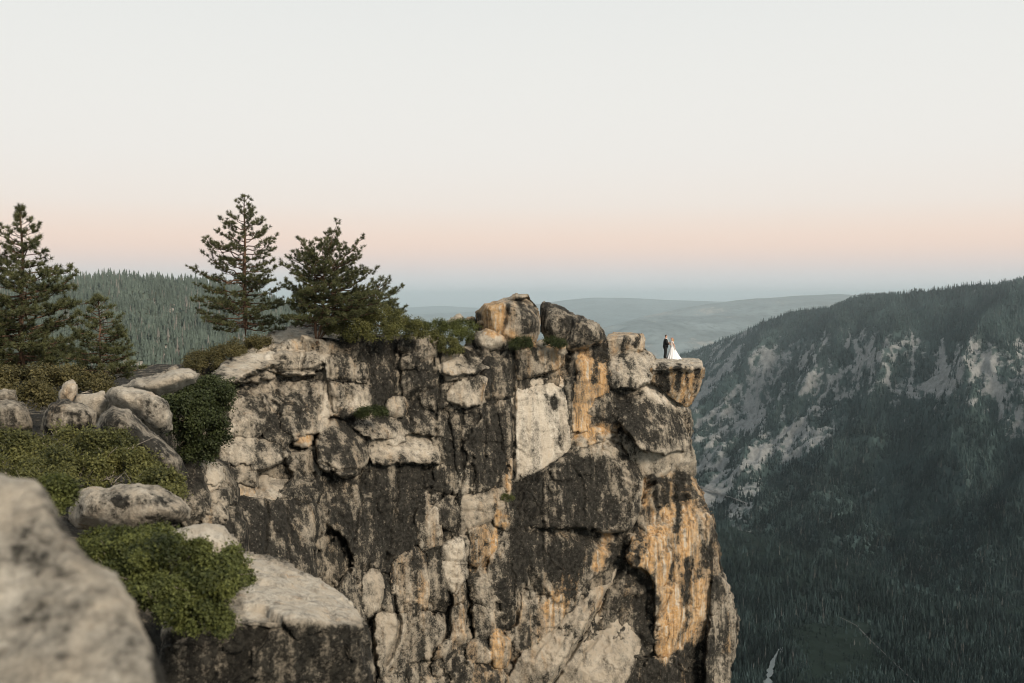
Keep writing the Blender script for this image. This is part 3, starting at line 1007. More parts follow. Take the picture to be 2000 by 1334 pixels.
# cracks
CRACKS += [([(1262, 1200), (1200, 1260), (1150, 1320)], 1.4, .10), ([(1240, 1140), (1200, 1200), (1150, 1270), (1110, 1330)], 1.2, .09), ([(1275, 1230), (1235, 1275), (1200, 1330)], 1.4, .12),
           ([(1200, 1105), (1160, 1165), (1120, 1225), (1060, 1310)], 1.4, .12), ([(1180, 1110), (1130, 1180), (1080, 1235), (1020, 1310)], 1.4, .12), ([(1225, 1170), (1170, 1230)], 1.0, .08),
           ([(860, 690), (862, 730), (855, 790), (850, 860)], 1.6, .3), ([(905, 790), (900, 860), (905, 930), (890, 985)], 1.5, .25), ([(945, 790), (948, 860), (940, 940)], 1.2, .18), ([(770, 668), (768, 720), (772, 785)], 1.2, .15),
           ([(700, 905), (705, 980), (690, 1060)], 1.4, .2), ([(780, 900), (775, 980), (760, 1060), (745, 1110)], 1.4, .2), ([(560, 990), (565, 1060), (550, 1120)], 1.2, .2), ([(1060, 930), (1055, 1000), (1062, 1100)], 1.3, .14),
           ([(1188, 905), (1195, 960), (1185, 1035)], 1.2, .12), ([(1330, 930), (1345, 1010), (1350, 1090), (1340, 1200)], 1.3, .16), ([(1290, 1000), (1310, 1080), (1315, 1140)], 1.2, .12),
           ([(529, 715), (545, 724), (587, 725), (612, 720), (630, 712)], 2.0, .35), ([(596, 690), (592, 705), (587, 725)], 1.6, .3),
           ([(640, 700), (643, 745), (646, 808)], 1.6, .25), ([(690, 700), (692, 742)], 1.5, .2), ([(645, 743), (712, 741)], 1.4, .2),
           ([(1003, 690), (1003, 760), (1003, 870), (1004, 937)], 2.2, .5), ([(520, 980), (524, 1010), (516, 1075)], 1.8, .35),
           ([(1063, 728), (1064, 765), (1066, 790)], 1.2, .08), ([(1005, 875), (1022, 885), (1030, 893), (1045, 893)], 1.2, .10),
           ([(1220, 1100), (1195, 1140), (1165, 1190), (1130, 1255), (1100, 1300), (1075, 1334)], 3.0, .5),
           ([(1310, 1158), (1295, 1190), (1280, 1215)], 1.5, .25), ([(1165, 1250), (1145, 1275), (1140, 1300)], 1.3, .15),
           ([(1180, 1165), (1140, 1235), (1115, 1280)], 1.3, .12), ([(606, 1060), (630, 1035), (640, 1020)], 1.6, .2),
           ([(720, 918), (690, 921), (660, 918), (630, 905)], 1.8, .3), ([(628, 1010), (640, 1040), (650, 1100)], 1.5, .2),
           ([(1120, 915), (1138, 940), (1140, 1015)], 2.0, .22), ([(905, 1000), (985, 990)], 1.0, .1),
           ([(775, 1200), (780, 1218), (778, 1240), (765, 1275), (752, 1300)], 2.6, .6), ([(770, 1165), (774, 1195)], 2.2, .5),
           ([(862, 1096), (905, 1097)], 1.2, .1), ([(850, 870), (905, 850), (1000, 850)], 1.0, .0)]

cliff = empty("cliff", at(1000, 900, 66))
tag(cliff, "tall granite cliff streaked black and orange rising to an overhanging prow", "cliff", None, "structure")
CLIFF_PARTS = []


def blk(name, poly, off=0.0, **kw):
    kw.setdefault('seed', len(CLIFF_PARTS) + 1)
    if off > -5:
        cxm = sum(a for a, _ in poly) / len(poly)
        off = off * (.85 if cxm < 730 else .5)
        if cxm < 730 and len(CLIFF_PARTS) > 0:
            kw['ty'] = kw.get('ty', 0) + .22
    kw['L'] = .60 + (kw.get('L', .5) - .50) * .72
    kw.setdefault('nfac', 6)
    kw.setdefault('facs', .45)
    kw['frac'] = max(kw.get('frac', .12), .045) * 1.15
    o = rock(name, None, poly, off, **kw)
    CLIFF_PARTS.append(o)
    return o


# mass behind the blocks
blk("rock_wall", [(372, 760), (400, 742), (430, 738), (470, 715), (530, 672), (600, 660), (660, 672), (690, 675), (780, 670), (850, 668), (860, 690), (940, 690), (1000, 680),
                  (1060, 676), (1186, 672), (1192, 742), (1250, 742), (1300, 780), (1340, 815), (1342, 920), (1360, 970), (1380, 1010), (1392, 1070), (1412, 1150), (1425, 1215),
                  (1418, 1270), (1405, 1340), (1410, 1480), (380, 1480), (430, 1100), (370, 950)], 1.25, frac=.40, namp=.30, res=.15, T=11, R=.6, B=.5, nfac=0, L=.72, O=.22, P=.2, seed=3)
b = blk
# -- left buttress
b("rock_ledge", [(415, 742), (440, 718), (490, 690), (528, 662), (565, 648), (612, 642), (660, 650), (690, 678), (690, 698), (640, 699), (560, 696), (515, 712), (470, 728), (432, 745)], .4, ty=2.2, R=.9, B=.5, frac=.05, L=.33, P=.45, namp=.14)
b("rock_ledge", [(432, 742), (437, 726), (452, 717), (490, 712), (529, 715), (530, 731), (490, 737), (450, 745)], -.3, ty=.8, R=.4, frac=.06, L=.45, P=.4)
b("stone", [(512, 712), (517, 700), (530, 697), (533, 711), (524, 716)], -.5, R=.3, B=.3, frac=.02, L=.2, P=.6, T=1)
b("rock_block", [(529, 702), (545, 695), (592, 694), (588, 724), (550, 725), (530, 720)], -.5, ty=.25, R=.35, frac=.05, L=.62, P=.4)
b("rock_block", [(594, 694), (612, 693), (629, 702), (627, 713), (610, 721), (589, 724)], -.5, ty=.25, R=.35, frac=.05, L=.5, P=.45)
b("rock_block", [(424, 750), (470, 739), (528, 729), (590, 727), (640, 722), (646, 760), (646, 808), (628, 834), (585, 850), (560, 862), (556, 872), (520, 850), (516, 800), (508, 768), (480, 762), (440, 760)], -.2, ty=.10, R=.5, frac=.16, L=.55, P=.45, nfac=3)
b("rock_block", [(550, 752), (590, 745), (622, 750), (624, 800), (616, 835), (575, 848), (556, 835), (548, 800)], -.6, R=.5, B=.4, frac=.14, L=.66, P=.4, facs=.25)
b("rock_pillar", [(427, 812), (433, 795), (446, 772), (456, 760), (490, 758), (508, 768), (518, 800), (512, 840), (497, 850), (442, 850), (430, 835)], -1.1, ty=.12, R=.45, frac=.12, L=.43, P=.55)
b("rock_block", [(439, 847), (492, 848), (494, 880), (490, 899), (462, 903), (436, 895)], -1.0, R=.3, frac=.08, L=.33, P=.55)
b("rock_block", [(436, 898), (462, 904), (491, 901), (495, 930), (494, 946), (470, 940), (438, 944)], -.9, R=.35, frac=.12, L=.55, P=.4)
b("rock_block", [(440, 944), (470, 941), (494, 948), (496, 962), (470, 962), (442, 964)], -.6, R=.25, frac=.06, L=.3, O=.4, P=.4)
b("stone", [(438, 964), (473, 962), (474, 976), (458, 982), (440, 988)], -.7, R=.2, frac=.05, L=.22, P=.55)
b("stone", [(476, 963), (496, 964), (497, 977), (476, 977)], -.6, R=.2, frac=.05, L=.3, P=.5)
b("rock_block", [(497, 850), (514, 842), (522, 852), (556, 872), (560, 880), (548, 892), (520, 905), (498, 914), (492, 890)], -.8, R=.35, frac=.1, L=.45, P=.5)
b("rock_slab", [(509, 920), (520, 906), (545, 895), (560, 905), (575, 925), (582, 936), (545, 930)], .6, R=.2, frac=.02, L=.55, P=.15)
b("rock_ledge", [(498, 934), (512, 928), (545, 933), (580, 938), (575, 950), (552, 962), (538, 976), (505, 978), (498, 962)], -.2, ty=.9, R=.35, frac=.05, L=.18, P=.55, O=.15)
b("rock_block", [(560, 872), (600, 855), (628, 840), (628, 900), (626, 955), (610, 985), (570, 980), (540, 976), (560, 955), (586, 940), (582, 920), (562, 895)], -.4, R=.4, frac=.16, L=.68, P=.35)
b("stone", [(574, 848), (600, 841), (604, 852), (602, 865), (580, 867)], -.5, tx=-.3, R=.12, B=.1, frac=.01, L=.25, O=.42, P=.4, T=1)
b("rock_block", [(627, 840), (640, 826), (668, 822), (700, 834), (718, 846), (723, 880), (716, 903), (690, 920), (665, 921), (640, 912), (627, 904)], -1.3, ty=.15, R=.75, B=.7, frac=.08, L=.62, P=.4)
# -- recess under the tree
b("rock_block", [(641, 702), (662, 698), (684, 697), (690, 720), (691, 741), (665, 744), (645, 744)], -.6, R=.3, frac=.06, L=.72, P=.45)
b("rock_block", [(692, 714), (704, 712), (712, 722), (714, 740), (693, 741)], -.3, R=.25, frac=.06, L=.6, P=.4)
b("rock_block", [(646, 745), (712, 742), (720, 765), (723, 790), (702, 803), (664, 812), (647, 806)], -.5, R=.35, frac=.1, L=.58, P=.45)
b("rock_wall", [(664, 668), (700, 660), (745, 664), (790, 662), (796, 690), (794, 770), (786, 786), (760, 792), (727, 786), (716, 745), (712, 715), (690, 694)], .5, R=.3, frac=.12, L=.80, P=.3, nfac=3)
b("rock_block", [(783, 676), (795, 664), (814, 664), (816, 692), (795, 694), (784, 690)], -.1, R=.35, frac=.04, L=.68, P=.35)
b("boulder_cap", [(813, 690), (816, 668), (830, 660), (842, 662), (850, 672), (854, 690), (851, 703), (835, 704), (815, 702)], -.4, R=.6, B=.55, frac=.03, L=.48, P=.5)
b("rock_block", [(786, 700), (796, 691), (812, 694), (819, 710), (808, 716), (788, 716)], -.5, R=.35, frac=.04, L=.42, P=.45)
b("rock_block", [(791, 722), (800, 714), (835, 705), (853, 703), (862, 715), (866, 735), (870, 752), (848, 762), (815, 771), (790, 776), (788, 745)], -.3, R=.4, frac=.10, L=.72, P=.4)
b("rock_slab", [(794, 790), (806, 774), (850, 764), (872, 752), (905, 736), (890, 755), (880, 778), (870, 790), (830, 800), (800, 815), (792, 806)], .1, R=.3, frac=.10, L=.70, P=.3)
b("stone", [(757, 796), (763, 784), (786, 780), (789, 800), (780, 811), (762, 808)], -.5, R=.3, frac=.04, L=.22, O=.35, P=.5)
b("rock_ledge", [(648, 822), (690, 810), (755, 806), (790, 812), (806, 822), (800, 842), (786, 846), (745, 850), (722, 848), (700, 834), (668, 822)], -.5, ty=1.0, R=.35, frac=.08, L=.40, P=.5)
b("rock_block", [(722, 850), (745, 850), (748, 866), (738, 882), (724, 884)], -.9, R=.25, frac=.08, L=.45, P=.45)
b("rock_block", [(750, 848), (786, 845), (788, 860), (774, 866), (748, 864)], -.9, R=.25, frac=.06, L=.5, P=.45)
b("rock_block", [(790, 818), (806, 800), (840, 795), (880, 788), (888, 800), (886, 840), (866, 846), (830, 843), (806, 838)], .0, ty=.5, R=.35, frac=.16, L=.62, P=.35)
b("rock_slab", [(722, 886), (742, 866), (790, 846), (830, 845), (848, 866), (852, 900), (800, 898), (730, 900)], -.7, ty=1.1, R=.35, frac=.08, L=.42, P=.4)
# -- centre
b("rock_ledge", [(854, 692), (858, 686), (880, 695), (930, 690), (970, 686), (975, 700), (950, 715), (935, 724), (890, 726), (866, 724), (860, 710)], -.2, ty=1.1, R=.4, frac=.05, L=.28, P=.6)
b("rock_slab", [(866, 725), (890, 727), (936, 724), (952, 726), (950, 738), (925, 742), (900, 738), (870, 736)], -.5, R=.25, frac=.08, L=.5, P=.4)
b("rock_block", [(941, 740), (946, 712), (962, 692), (975, 686), (990, 688), (1000, 700), (1003, 760), (1000, 790), (970, 784), (950, 780), (948, 755)], -.8, R=.55, B=.5, frac=.06, L=.76, P=.25)
b("rock_block", [(878, 772), (886, 760), (905, 748), (930, 741), (950, 738), (964, 742), (964, 765), (950, 780), (930, 788), (900, 785), (880, 780)], -1.3, ty=.2, R=.35, frac=.05, L=.25, P=.6, O=.2)
b("rock_wall", [(885, 800), (900, 790), (935, 790), (965, 783), (985, 790), (985, 860), (986, 905), (960, 948), (930, 960), (900, 925), (890, 870)], -.5, R=.4, frac=.12, L=.80, P=.3, nfac=3)
b("rock_wall", [(974, 786), (1002, 780), (1004, 870), (1003, 905), (996, 915), (984, 905), (982, 860)], -.9, R=.3, frac=.08, L=.66, P=.35, grow=.03)
b("rock_block", [(848, 850), (870, 842), (886, 840), (892, 870), (902, 925), (890, 945), (870, 960), (856, 945), (852, 900)], -.1, R=.4, frac=.12, L=.76, P=.3)
b("rock_block", [(884, 935), (896, 915), (912, 910), (922, 918), (916, 950), (905, 963), (890, 958)], -.5, R=.25, frac=.10, L=.42, P=.5)
b("rock_wall", [(627, 908), (665, 923), (716, 906), (730, 900), (800, 899), (852, 902), (858, 945), (853, 985), (838, 1000), (815, 1000), (812, 1060), (790, 1085), (770, 1110), (730, 1110), (695, 1120), (696, 1080), (670, 1035), (640, 1018), (625, 985), (628, 950)], -.6, R=.6, B=.5, frac=.18, L=.80, P=.3, nfac=4, facs=.2)
b("rock_block", [(445, 990), (470, 976), (500, 978), (521, 981), (526, 1010), (516, 1075), (512, 1092), (488, 1090), (466, 1052), (450, 1020)], -2.0, R=.5, B=.5, frac=.10, L=.82, P=.35)
b("rock_block", [(523, 981), (570, 983), (612, 988), (632, 1012), (628, 1035), (608, 1060), (604, 1100), (612, 1140), (580, 1140), (530, 1100), (514, 1090), (518, 1060), (527, 1010)], -1.7, R=.55, B=.5, frac=.14, L=.78, P=.35)
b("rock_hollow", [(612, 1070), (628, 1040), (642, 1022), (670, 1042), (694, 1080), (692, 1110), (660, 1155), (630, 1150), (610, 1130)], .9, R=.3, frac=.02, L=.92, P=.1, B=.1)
b("rock_block", [(645, 1160), (664, 1154), (694, 1114), (712, 1122), (708, 1160), (705, 1215), (690, 1200)], -.9, R=.4, frac=.12, L=.6, P=.35)
# -- the fresh pale panel and its neighbours
b("rock_block", [(1002, 690), (1010, 682), (1040, 674), (1066, 674), (1086, 682), (1102, 690), (1102, 709), (1086, 722), (1050, 732), (1004, 744)], -.8, R=.3, frac=.06, L=.34, O=.42, P=.4, grow=.03)
b("rock_panel", [(1004, 740), (1050, 728), (1086, 718), (1102, 706), (1104, 760), (1108, 800), (1106, 850), (1108, 878), (1060, 910), (1004, 940)], -.35, R=.15, B=.1, frac=.035, namp=.05, L=.02, O=.10, P=1.0, warp=.03)
b("rock_block", [(1072, 772), (1090, 760), (1102, 752), (1108, 780), (1108, 830), (1100, 862), (1088, 880), (1086, 830), (1076, 800)], -.15, R=.25, frac=.06, L=.62, P=.35, O=.2, grow=.03)
b("rock_pillar", [(1102, 688), (1120, 684), (1132, 690), (1128, 740), (1122, 790), (1124, 850), (1112, 870), (1108, 800), (1104, 750)], -.4, R=.3, frac=.08, L=.66, P=.35, grow=.03)
b("rock_pillar", [(1124, 684), (1150, 676), (1186, 672), (1189, 700), (1190, 752), (1186, 762), (1155, 775), (1152, 810), (1146, 838), (1124, 842), (1122, 790), (1130, 740)], -.6, R=.35, frac=.05, L=.26, O=.62, P=.6, namp=.07)
b("rock_block", [(1152, 778), (1168, 762), (1190, 756), (1200, 790), (1212, 822), (1200, 840), (1165, 838), (1148, 832)], -.9, R=.45, frac=.08, L=.72, P=.35, O=.25)
b("rock_ledge", [(1108, 868), (1122, 846), (1150, 836), (1196, 838), (1212, 822), (1212, 842), (1180, 852), (1140, 866), (1112, 882)], -.8, ty=.4, R=.25, frac=.05, L=.34, O=.35, P=.45)
# -- right shoulder under the tip
b("rock_block", [(1190, 702), (1215, 693), (1256, 690), (1270, 702), (1272, 722), (1266, 742), (1240, 752), (1192, 752)], -1.0, ty=.6, R=.35, frac=.05, L=.32, P=.65, O=.15)
b("rock_block", [(1190, 748), (1232, 738), (1268, 738), (1300, 770), (1332, 794), (1345, 808), (1348, 850), (1340, 874), (1300, 884), (1256, 872), (1232, 842), (1212, 812), (1198, 782)], -1.8, ty=.55, tx=.15, R=.9, B=.9, frac=.06, L=.48, P=.5, namp=.14)
b("rock_block", [(1212, 818), (1235, 846), (1256, 876), (1300, 888), (1345, 872), (1352, 900), (1352, 926), (1310, 926), (1258, 934), (1240, 905), (1222, 862)], -.3, ty=-.35, R=.4, B=.3, frac=.08, L=.42, P=.4)
b("rock_block", [(1004, 942), (1060, 914), (1110, 884), (1150, 858), (1180, 848), (1208, 848), (1222, 868), (1238, 898), (1256, 930), (1256, 965), (1246, 1010), (1230, 1034), (1190, 1040), (1120, 1030), (1060, 1034), (1014, 1026)], -1.6, ty=.12, R=.9, B=.9, frac=.10, L=.62, P=.4, grow=.03)
b("rock_wall", [(975, 1036), (1012, 1024), (1060, 1032), (1120, 1028), (1190, 1038), (1226, 1032), (1216, 1070), (1186, 1100), (1150, 1130), (1110, 1170), (1060, 1180), (1020, 1150), (985, 1110)], -.5, R=.6, frac=.12, L=.66, O=.3, P=.3)
b("rock_wall", [(1256, 938), (1280, 930), (1312, 926), (1350, 926), (1366, 965), (1386, 1012), (1394, 1060), (1400, 1110), (1398, 1160), (1390, 1230), (1350, 1268), (1300, 1300), (1285, 1270), (1284, 1200), (1284, 1140), (1268, 1110), (1240, 1100), (1228, 1092), (1238, 1040), (1250, 985)], -1.3, tx=.12, ty=-.05, R=.7, B=.6, frac=.08, L=.40, O=.62, P=.5, namp=.14)
b("rock_rib", [(1396, 1098), (1406, 1118), (1418, 1150), (1424, 1185), (1434, 1210), (1430, 1255), (1422, 1290), (1414, 1340), (1416, 1420), (1380, 1420), (1382, 1330), (1386, 1270), (1392, 1220), (1396, 1160)], -.9, tx=.5, R=.6, B=.8, frac=.08, L=.50, P=.4, O=.2)
b("rock_wall", [(1216, 1334), (1240, 1286), (1290, 1292), (1345, 1268), (1384, 1240), (1384, 1330), (1382, 1420), (1190, 1420)], -.7, R=.5, frac=.16, L=.74, O=.35, P=.3)
b("rock_slab", [(1220, 1100), (1248, 1106), (1276, 1128), (1284, 1165), (1276, 1200), (1258, 1245), (1236, 1295), (1214, 1340), (1190, 1420), (1020, 1420), (1075, 1334), (1130, 1250), (1168, 1185), (1196, 1138)], -.1, tx=-.1, ty=.45, R=.3, frac=.05, L=.02, P=.30, O=.05, namp=.10)
b("rock_slab", [(1164, 1112), (1190, 1098), (1216, 1094), (1194, 1136), (1164, 1186), (1128, 1248), (1072, 1334), (1020, 1420), (930, 1420), (990, 1334), (1032, 1270), (1070, 1225), (1110, 1190), (1138, 1150)], -.35, tx=-.15, ty=.35, R=.3, frac=.07, L=.10, P=.30, O=.18, namp=.10)
b("rock_wall", [(985, 1112), (1020, 1148), (1060, 1176), (1110, 1166), (1140, 1140), (1112, 1190), (1070, 1228), (1032, 1272), (1000, 1320), (985, 1334), (975, 1300), (990, 1240), (1022, 1220), (1024, 1160)], -.2, R=.4, frac=.10, L=.46, P=.5, O=.36)
# -- broken centre below
b("rock_pillar", [(830, 965), (838, 952), (852, 955), (852, 994), (832, 996)], -.6, R=.25, frac=.06, L=.3, P=.5, O=.25)
b("rock_block", [(816, 1010), (824, 996), (848, 993), (856, 1005), (855, 1040), (848, 1060), (830, 1068), (816, 1052)], -.9, R=.3, frac=.05, L=.18, P=.6, O=.3)
b("rock_block", [(856, 988), (870, 974), (890, 972), (892, 1000), (886, 1032), (872, 1030), (860, 1018)], -.7, R=.2, frac=.05, L=.48, P=.3)
b("rock_slab", [(893, 972), (945, 962), (982, 956), (982, 984), (962, 1010), (925, 1038), (893, 1048), (892, 1010)], -.6, tx=-.12, R=.15, frac=.04, L=.34, P=.32, O=.2)
b("rock_block", [(968, 1000), (982, 984), (1000, 975), (1012, 990), (1014, 1026), (985, 1030), (970, 1024)], -.5, R=.25, frac=.06, L=.58, P=.4, O=.25)
b("rock_pillar", [(838, 1068), (858, 1046), (870, 1058), (864, 1090), (866, 1130), (870, 1175), (858, 1202), (834, 1200), (834, 1150), (840, 1100)], -.2, R=.3, frac=.12, L=.62, P=.35)
b("rock_pillar", [(866, 1084), (874, 1066), (886, 1054), (902, 1056), (905, 1096), (866, 1098)], -1.1, tx=-.2, R=.2, frac=.05, L=.16, P=.75, O=.15)
b("rock_pillar", [(864, 1100), (905, 1099), (907, 1120), (898, 1138), (888, 1156), (876, 1150), (868, 1128)], -.9, tx=-.3, R=.2, frac=.07, L=.22, P=.7, O=.15)
b("rock_pillar", [(888, 1160), (899, 1138), (901, 1180), (890, 1188)], -.7, tx=-.3, R=.15, frac=.05, L=.3, P=.5, O=.3)
b("rock_pillar", [(888, 1190), (901, 1182), (903, 1230), (902, 1256), (890, 1264), (884, 1244), (889, 1215)], -.9, tx=-.3, R=.15, frac=.05, L=.3, P=.5, O=.2)
b("rock_block", [(848, 1284), (862, 1264), (882, 1248), (888, 1266), (872, 1280)], -.8, R=.2, frac=.06, L=.34, P=.5, O=.25)
b("rock_block", [(905, 1048), (918, 1048), (920, 1080), (916, 1092), (906, 1090)], -.4, R=.15, frac=.03, L=.3, P=.45)
b("rock_pillar", [(920, 1046), (945, 1028), (966, 1014), (968, 1050), (962, 1085), (955, 1110), (940, 1112), (924, 1096)], -.6, R=.25, frac=.08, L=.48, O=.45, P=.4)
b("rock_pillar", [(920, 1098), (940, 1112), (957, 1110), (964, 1140), (962, 1185), (950, 1192), (928, 1180), (920, 1140)], -.7, R=.25, frac=.10, L=.62, O=.3, P=.35)
b("rock_pillar", [(928, 1184), (946, 1192), (962, 1190), (962, 1225), (952, 1245), (934, 1248), (932, 1215)], -.6, R=.2, frac=.05, L=.36, O=.35, P=.35)
b("rock_pillar", [(964, 1040), (985, 1030), (1014, 1028), (1024, 1060), (1026, 1100), (1022, 1140), (1004, 1160), (1000, 1215), (985, 1232), (964, 1222), (964, 1140), (958, 1105), (966, 1070)], -.8, R=.4, B=.4, frac=.14, L=.68, P=.45)
b("rock_block", [(768, 1112), (790, 1085), (814, 1072), (830, 1076), (838, 1094), (832, 1150), (828, 1196), (798, 1200), (776, 1190), (770, 1160)], -.9, R=.3, frac=.14, L=.32, O=.42, P=.45)
b("rock_pillar", [(712, 1130), (726, 1118), (740, 1124), (742, 1160), (734, 1188), (716, 1200), (710, 1180)], -1.2, R=.2, frac=.05, L=.28, P=.42, O=.15)
b("rock_pillar", [(742, 1110), (770, 1112), (768, 1160), (772, 1196), (745, 1200), (735, 1190), (744, 1160)], -.6, R=.3, frac=.10, L=.62, P=.3, O=.25)
b("rock_pillar", [(742, 1202), (770, 1200), (790, 1204), (788, 1230), (776, 1262), (760, 1300), (744, 1318), (740, 1270)], -1.2, tx=-.12, R=.22, frac=.06, L=.26, P=.4)
b("rock_block", [(793, 1203), (830, 1200), (842, 1212), (846, 1250), (838, 1280), (800, 1290), (775, 1305), (770, 1290), (784, 1250)], -.9, R=.3, frac=.12, L=.36, P=.38, O=.22)
b("rock_pillar", [(844, 1206), (858, 1204), (864, 1230), (858, 1258), (846, 1270), (846, 1240)], -.8, R=.18, frac=.05, L=.3, P=.45)
b("rock_block", [(745, 1322), (770, 1308), (800, 1293), (838, 1284), (850, 1300), (850, 1360), (745, 1380)], -.9, R=.3, frac=.16, L=.46, P=.4, O=.2)
b("rock_block", [(850, 1296), (870, 1282), (900, 1268), (918, 1272), (922, 1320), (915, 1370), (852, 1370)], -.4, R=.35, frac=.16, L=.62, P=.45)
b("rock_block", [(914, 1262), (930, 1250), (956, 1246), (962, 1270), (950, 1290), (918, 1290)], -1.0, R=.2, frac=.08, L=.38, P=.45, O=.4)
b("rock_block", [(918, 1294), (950, 1292), (975, 1300), (988, 1330), (985, 1380), (918, 1380)], -.6, R=.3, frac=.14, L=.55, P=.35, O=.45)
b("rock_pillar", [(962, 1228), (985, 1234), (992, 1244), (985, 1296), (972, 1302), (962, 1275)], -.9, R=.2, frac=.05, L=.3, O=.6, P=.4)
# -- loose stones wedged at the left foot
b("stone", [(385, 912), (398, 908), (403, 918), (394, 928), (386, 924)], -7.5, R=.15, frac=.03, L=.25, P=.55, T=1)
b("stone", [(398, 930), (410, 914), (424, 916), (428, 932), (420, 942), (400, 940)], -7.7, R=.15, frac=.03, L=.25, P=.6, T=1)
b("stone", [(390, 940), (420, 944), (420, 956), (404, 958), (392, 950)], -7.5, R=.12, frac=.03, L=.22, P=.6, T=1)
b("stone", [(392, 952), (412, 962), (396, 970)], -7.5, R=.12, frac=.02, L=.2, P=.6, T=1)
b("stone", [(412, 968), (426, 960), (440, 968), (438, 984), (420, 990), (410, 984)], -7.8, R=.22, frac=.05, L=.62, P=.4, T=1)
b("stone", [(400, 994), (414, 988), (432, 996), (430, 1012), (404, 1020)], -8.3, R=.2, frac=.04, L=.5, P=.4, O=.3, T=1)
b("rock_block", [(355, 905), (380, 900), (392, 940), (398, 985), (398, 1030), (365, 1030), (360, 960)], -8.5, R=.35, frac=.08, L=.66, P=.45, T=2)
b("rock_wall", [(335, 915), (385, 905), (436, 915), (450, 980), (470, 1040), (470, 1110), (340, 1110)], -6.6, R=.5, frac=.25, L=.78, P=.3, T=4)
# ground behind the rim
RIM = [(395, 752), (430, 744), (480, 716), (530, 676), (580, 662), (640, 660), (690, 668), (780, 672), (850, 676), (900, 694), (1000, 686), (1100, 682), (1190, 680), (1200, 708), (1262, 712)]
xs = np.linspace(395, 1262, 150); ts = np.linspace(0, 1, 40)
XX, TT = np.meshgrid(xs, ts)
ry, = ip(RIM, XX.ravel())
P0 = rays(XX.ravel(), ry) * (Dbase(XX.ravel(), ry) + 1.2)[:, None]
P0[:, 1] += TT.ravel() * 13
P0[:, 0] += -TT.ravel() * 2
P0[:, 2] += .25 * fbm(P0 * .4, 4) - TT.ravel() * .3 - 3 * smooth01((TT.ravel() - .75) / .25)
idx = np.arange(XX.size).reshape(XX.shape)
q = np.stack([idx[:-1, :-1], idx[:-1, 1:], idx[1:, 1:], idx[1:, :-1]], -1).reshape(-1, 4)
CLIFF_PARTS.append(mk("cliff_top", P0, q, M_CLIFF, None, True, dict(lichen=np.full(len(P0), .35), ochre=np.full(len(P0), .2), pale=np.full(len(P0), .45))))
# the jutting tip
CLIFF_PARTS.append(hull("tip_slab", None, [(1262, 704, 75.2), (1274, 702, 79), (1345, 698, 79.5), (1366, 701, 78.6), (1371, 705, 76), (1374, 716, 74.2), (1330, 718, 72.8), (1276, 722, 72.8), (1264, 722, 74),
                                           (1264, 730, 78), (1372, 728, 78), (1373, 724, 74.3), (1280, 728, 73)], L=.25, O=.15, P=.75, res=.12, rnd=2, namp=.09, seed=4))
CLIFF_PARTS.append(hull("tip_block", None, [(1272, 722, 73.2), (1310, 718, 73), (1373, 720, 74.4), (1372, 742, 74.8), (1362, 768, 75), (1352, 790, 75.2), (1340, 797, 75.2), (1325, 786, 74.6), (1298, 765, 74), (1274, 748, 73.6),
                                            (1272, 722, 78), (1370, 722, 79), (1345, 785, 78), (1300, 762, 78)], L=.38, O=.48, P=.55, res=.10, rnd=2, namp=.10, seed=6, frac=.14))
CLIFF_PARTS.append(hull("rim_block", None, [(1184, 656, 73.5), (1190, 650, 76), (1235, 650, 76.5), (1256, 652, 76), (1260, 660, 74.5), (1257, 678, 74), (1250, 692, 74), (1190, 699, 73.2), (1186, 690, 73),
                                            (1184, 665, 72.8), (1215, 660, 72.8), (1240, 654, 73.6), (1190, 698, 77), (1250, 694, 77)], L=.28, O=.45, P=.6, res=.10, rnd=2, namp=.08, seed=7))
for o in CLIFF_PARTS:
    o.parent = cliff
    o.matrix_parent_inverse = Matrix.Translation(-cliff.location)

# ------------------------------------------------------------------ near promontory: ground under the rocks and trees
GC = np.array([(-.5, 0, -1.9), (-3, 0, -1.8), (-1.6, 3.5, -2.9), (-4, 4, -2.4), (-1.2, 8, -5.2), (-3, 8, -4.8), (-2.2, 6, -4.4), (-6, 8, -3.2), (-2.5, 11, -4.4), (-5, 12, -3.3), (-9, 12, -3.0), (-6, 18, -4.2),
               (-10, 18, -3.7), (-9, 25, -5.0), (-14, 28, -4.6), (-11, 33, -5.2), (-18, 33, -4.5), (-25, 50, -4.5), (-20, 48, -4.7), (-17, 45, -5.1), (-22, 58, -4.2), (-32, 50, -4.0), (-30, 30, -3.8),
               (-15, 56, -4.2), (-16, 64, -3.2), (-26, 66, -5)])


def ground_z(x, y):
    d2 = (x[:, None] - GC[None, :, 0]) ** 2 + (y[:, None] - GC[None, :, 1]) ** 2 + .3
    w = 1 / d2 ** 1.6
    z = (w * GC[None, :, 2]).sum(1) / w.sum(1)
    xe = np.interp(y, [-10, 0, 4, 8, 11, 14, 20, 30, 40, 50, 70], [1.5, .6, -.8, -1.5, -2.0, -4.6, -7.4, -11.2, -15.0, -18.0, -18.5])
    over = np.clip(x - xe, 0, 60)
    z = z - np.minimum(over * 30, 45)
    z = z - np.clip(y - 62, 0, 60) * .9
    return z


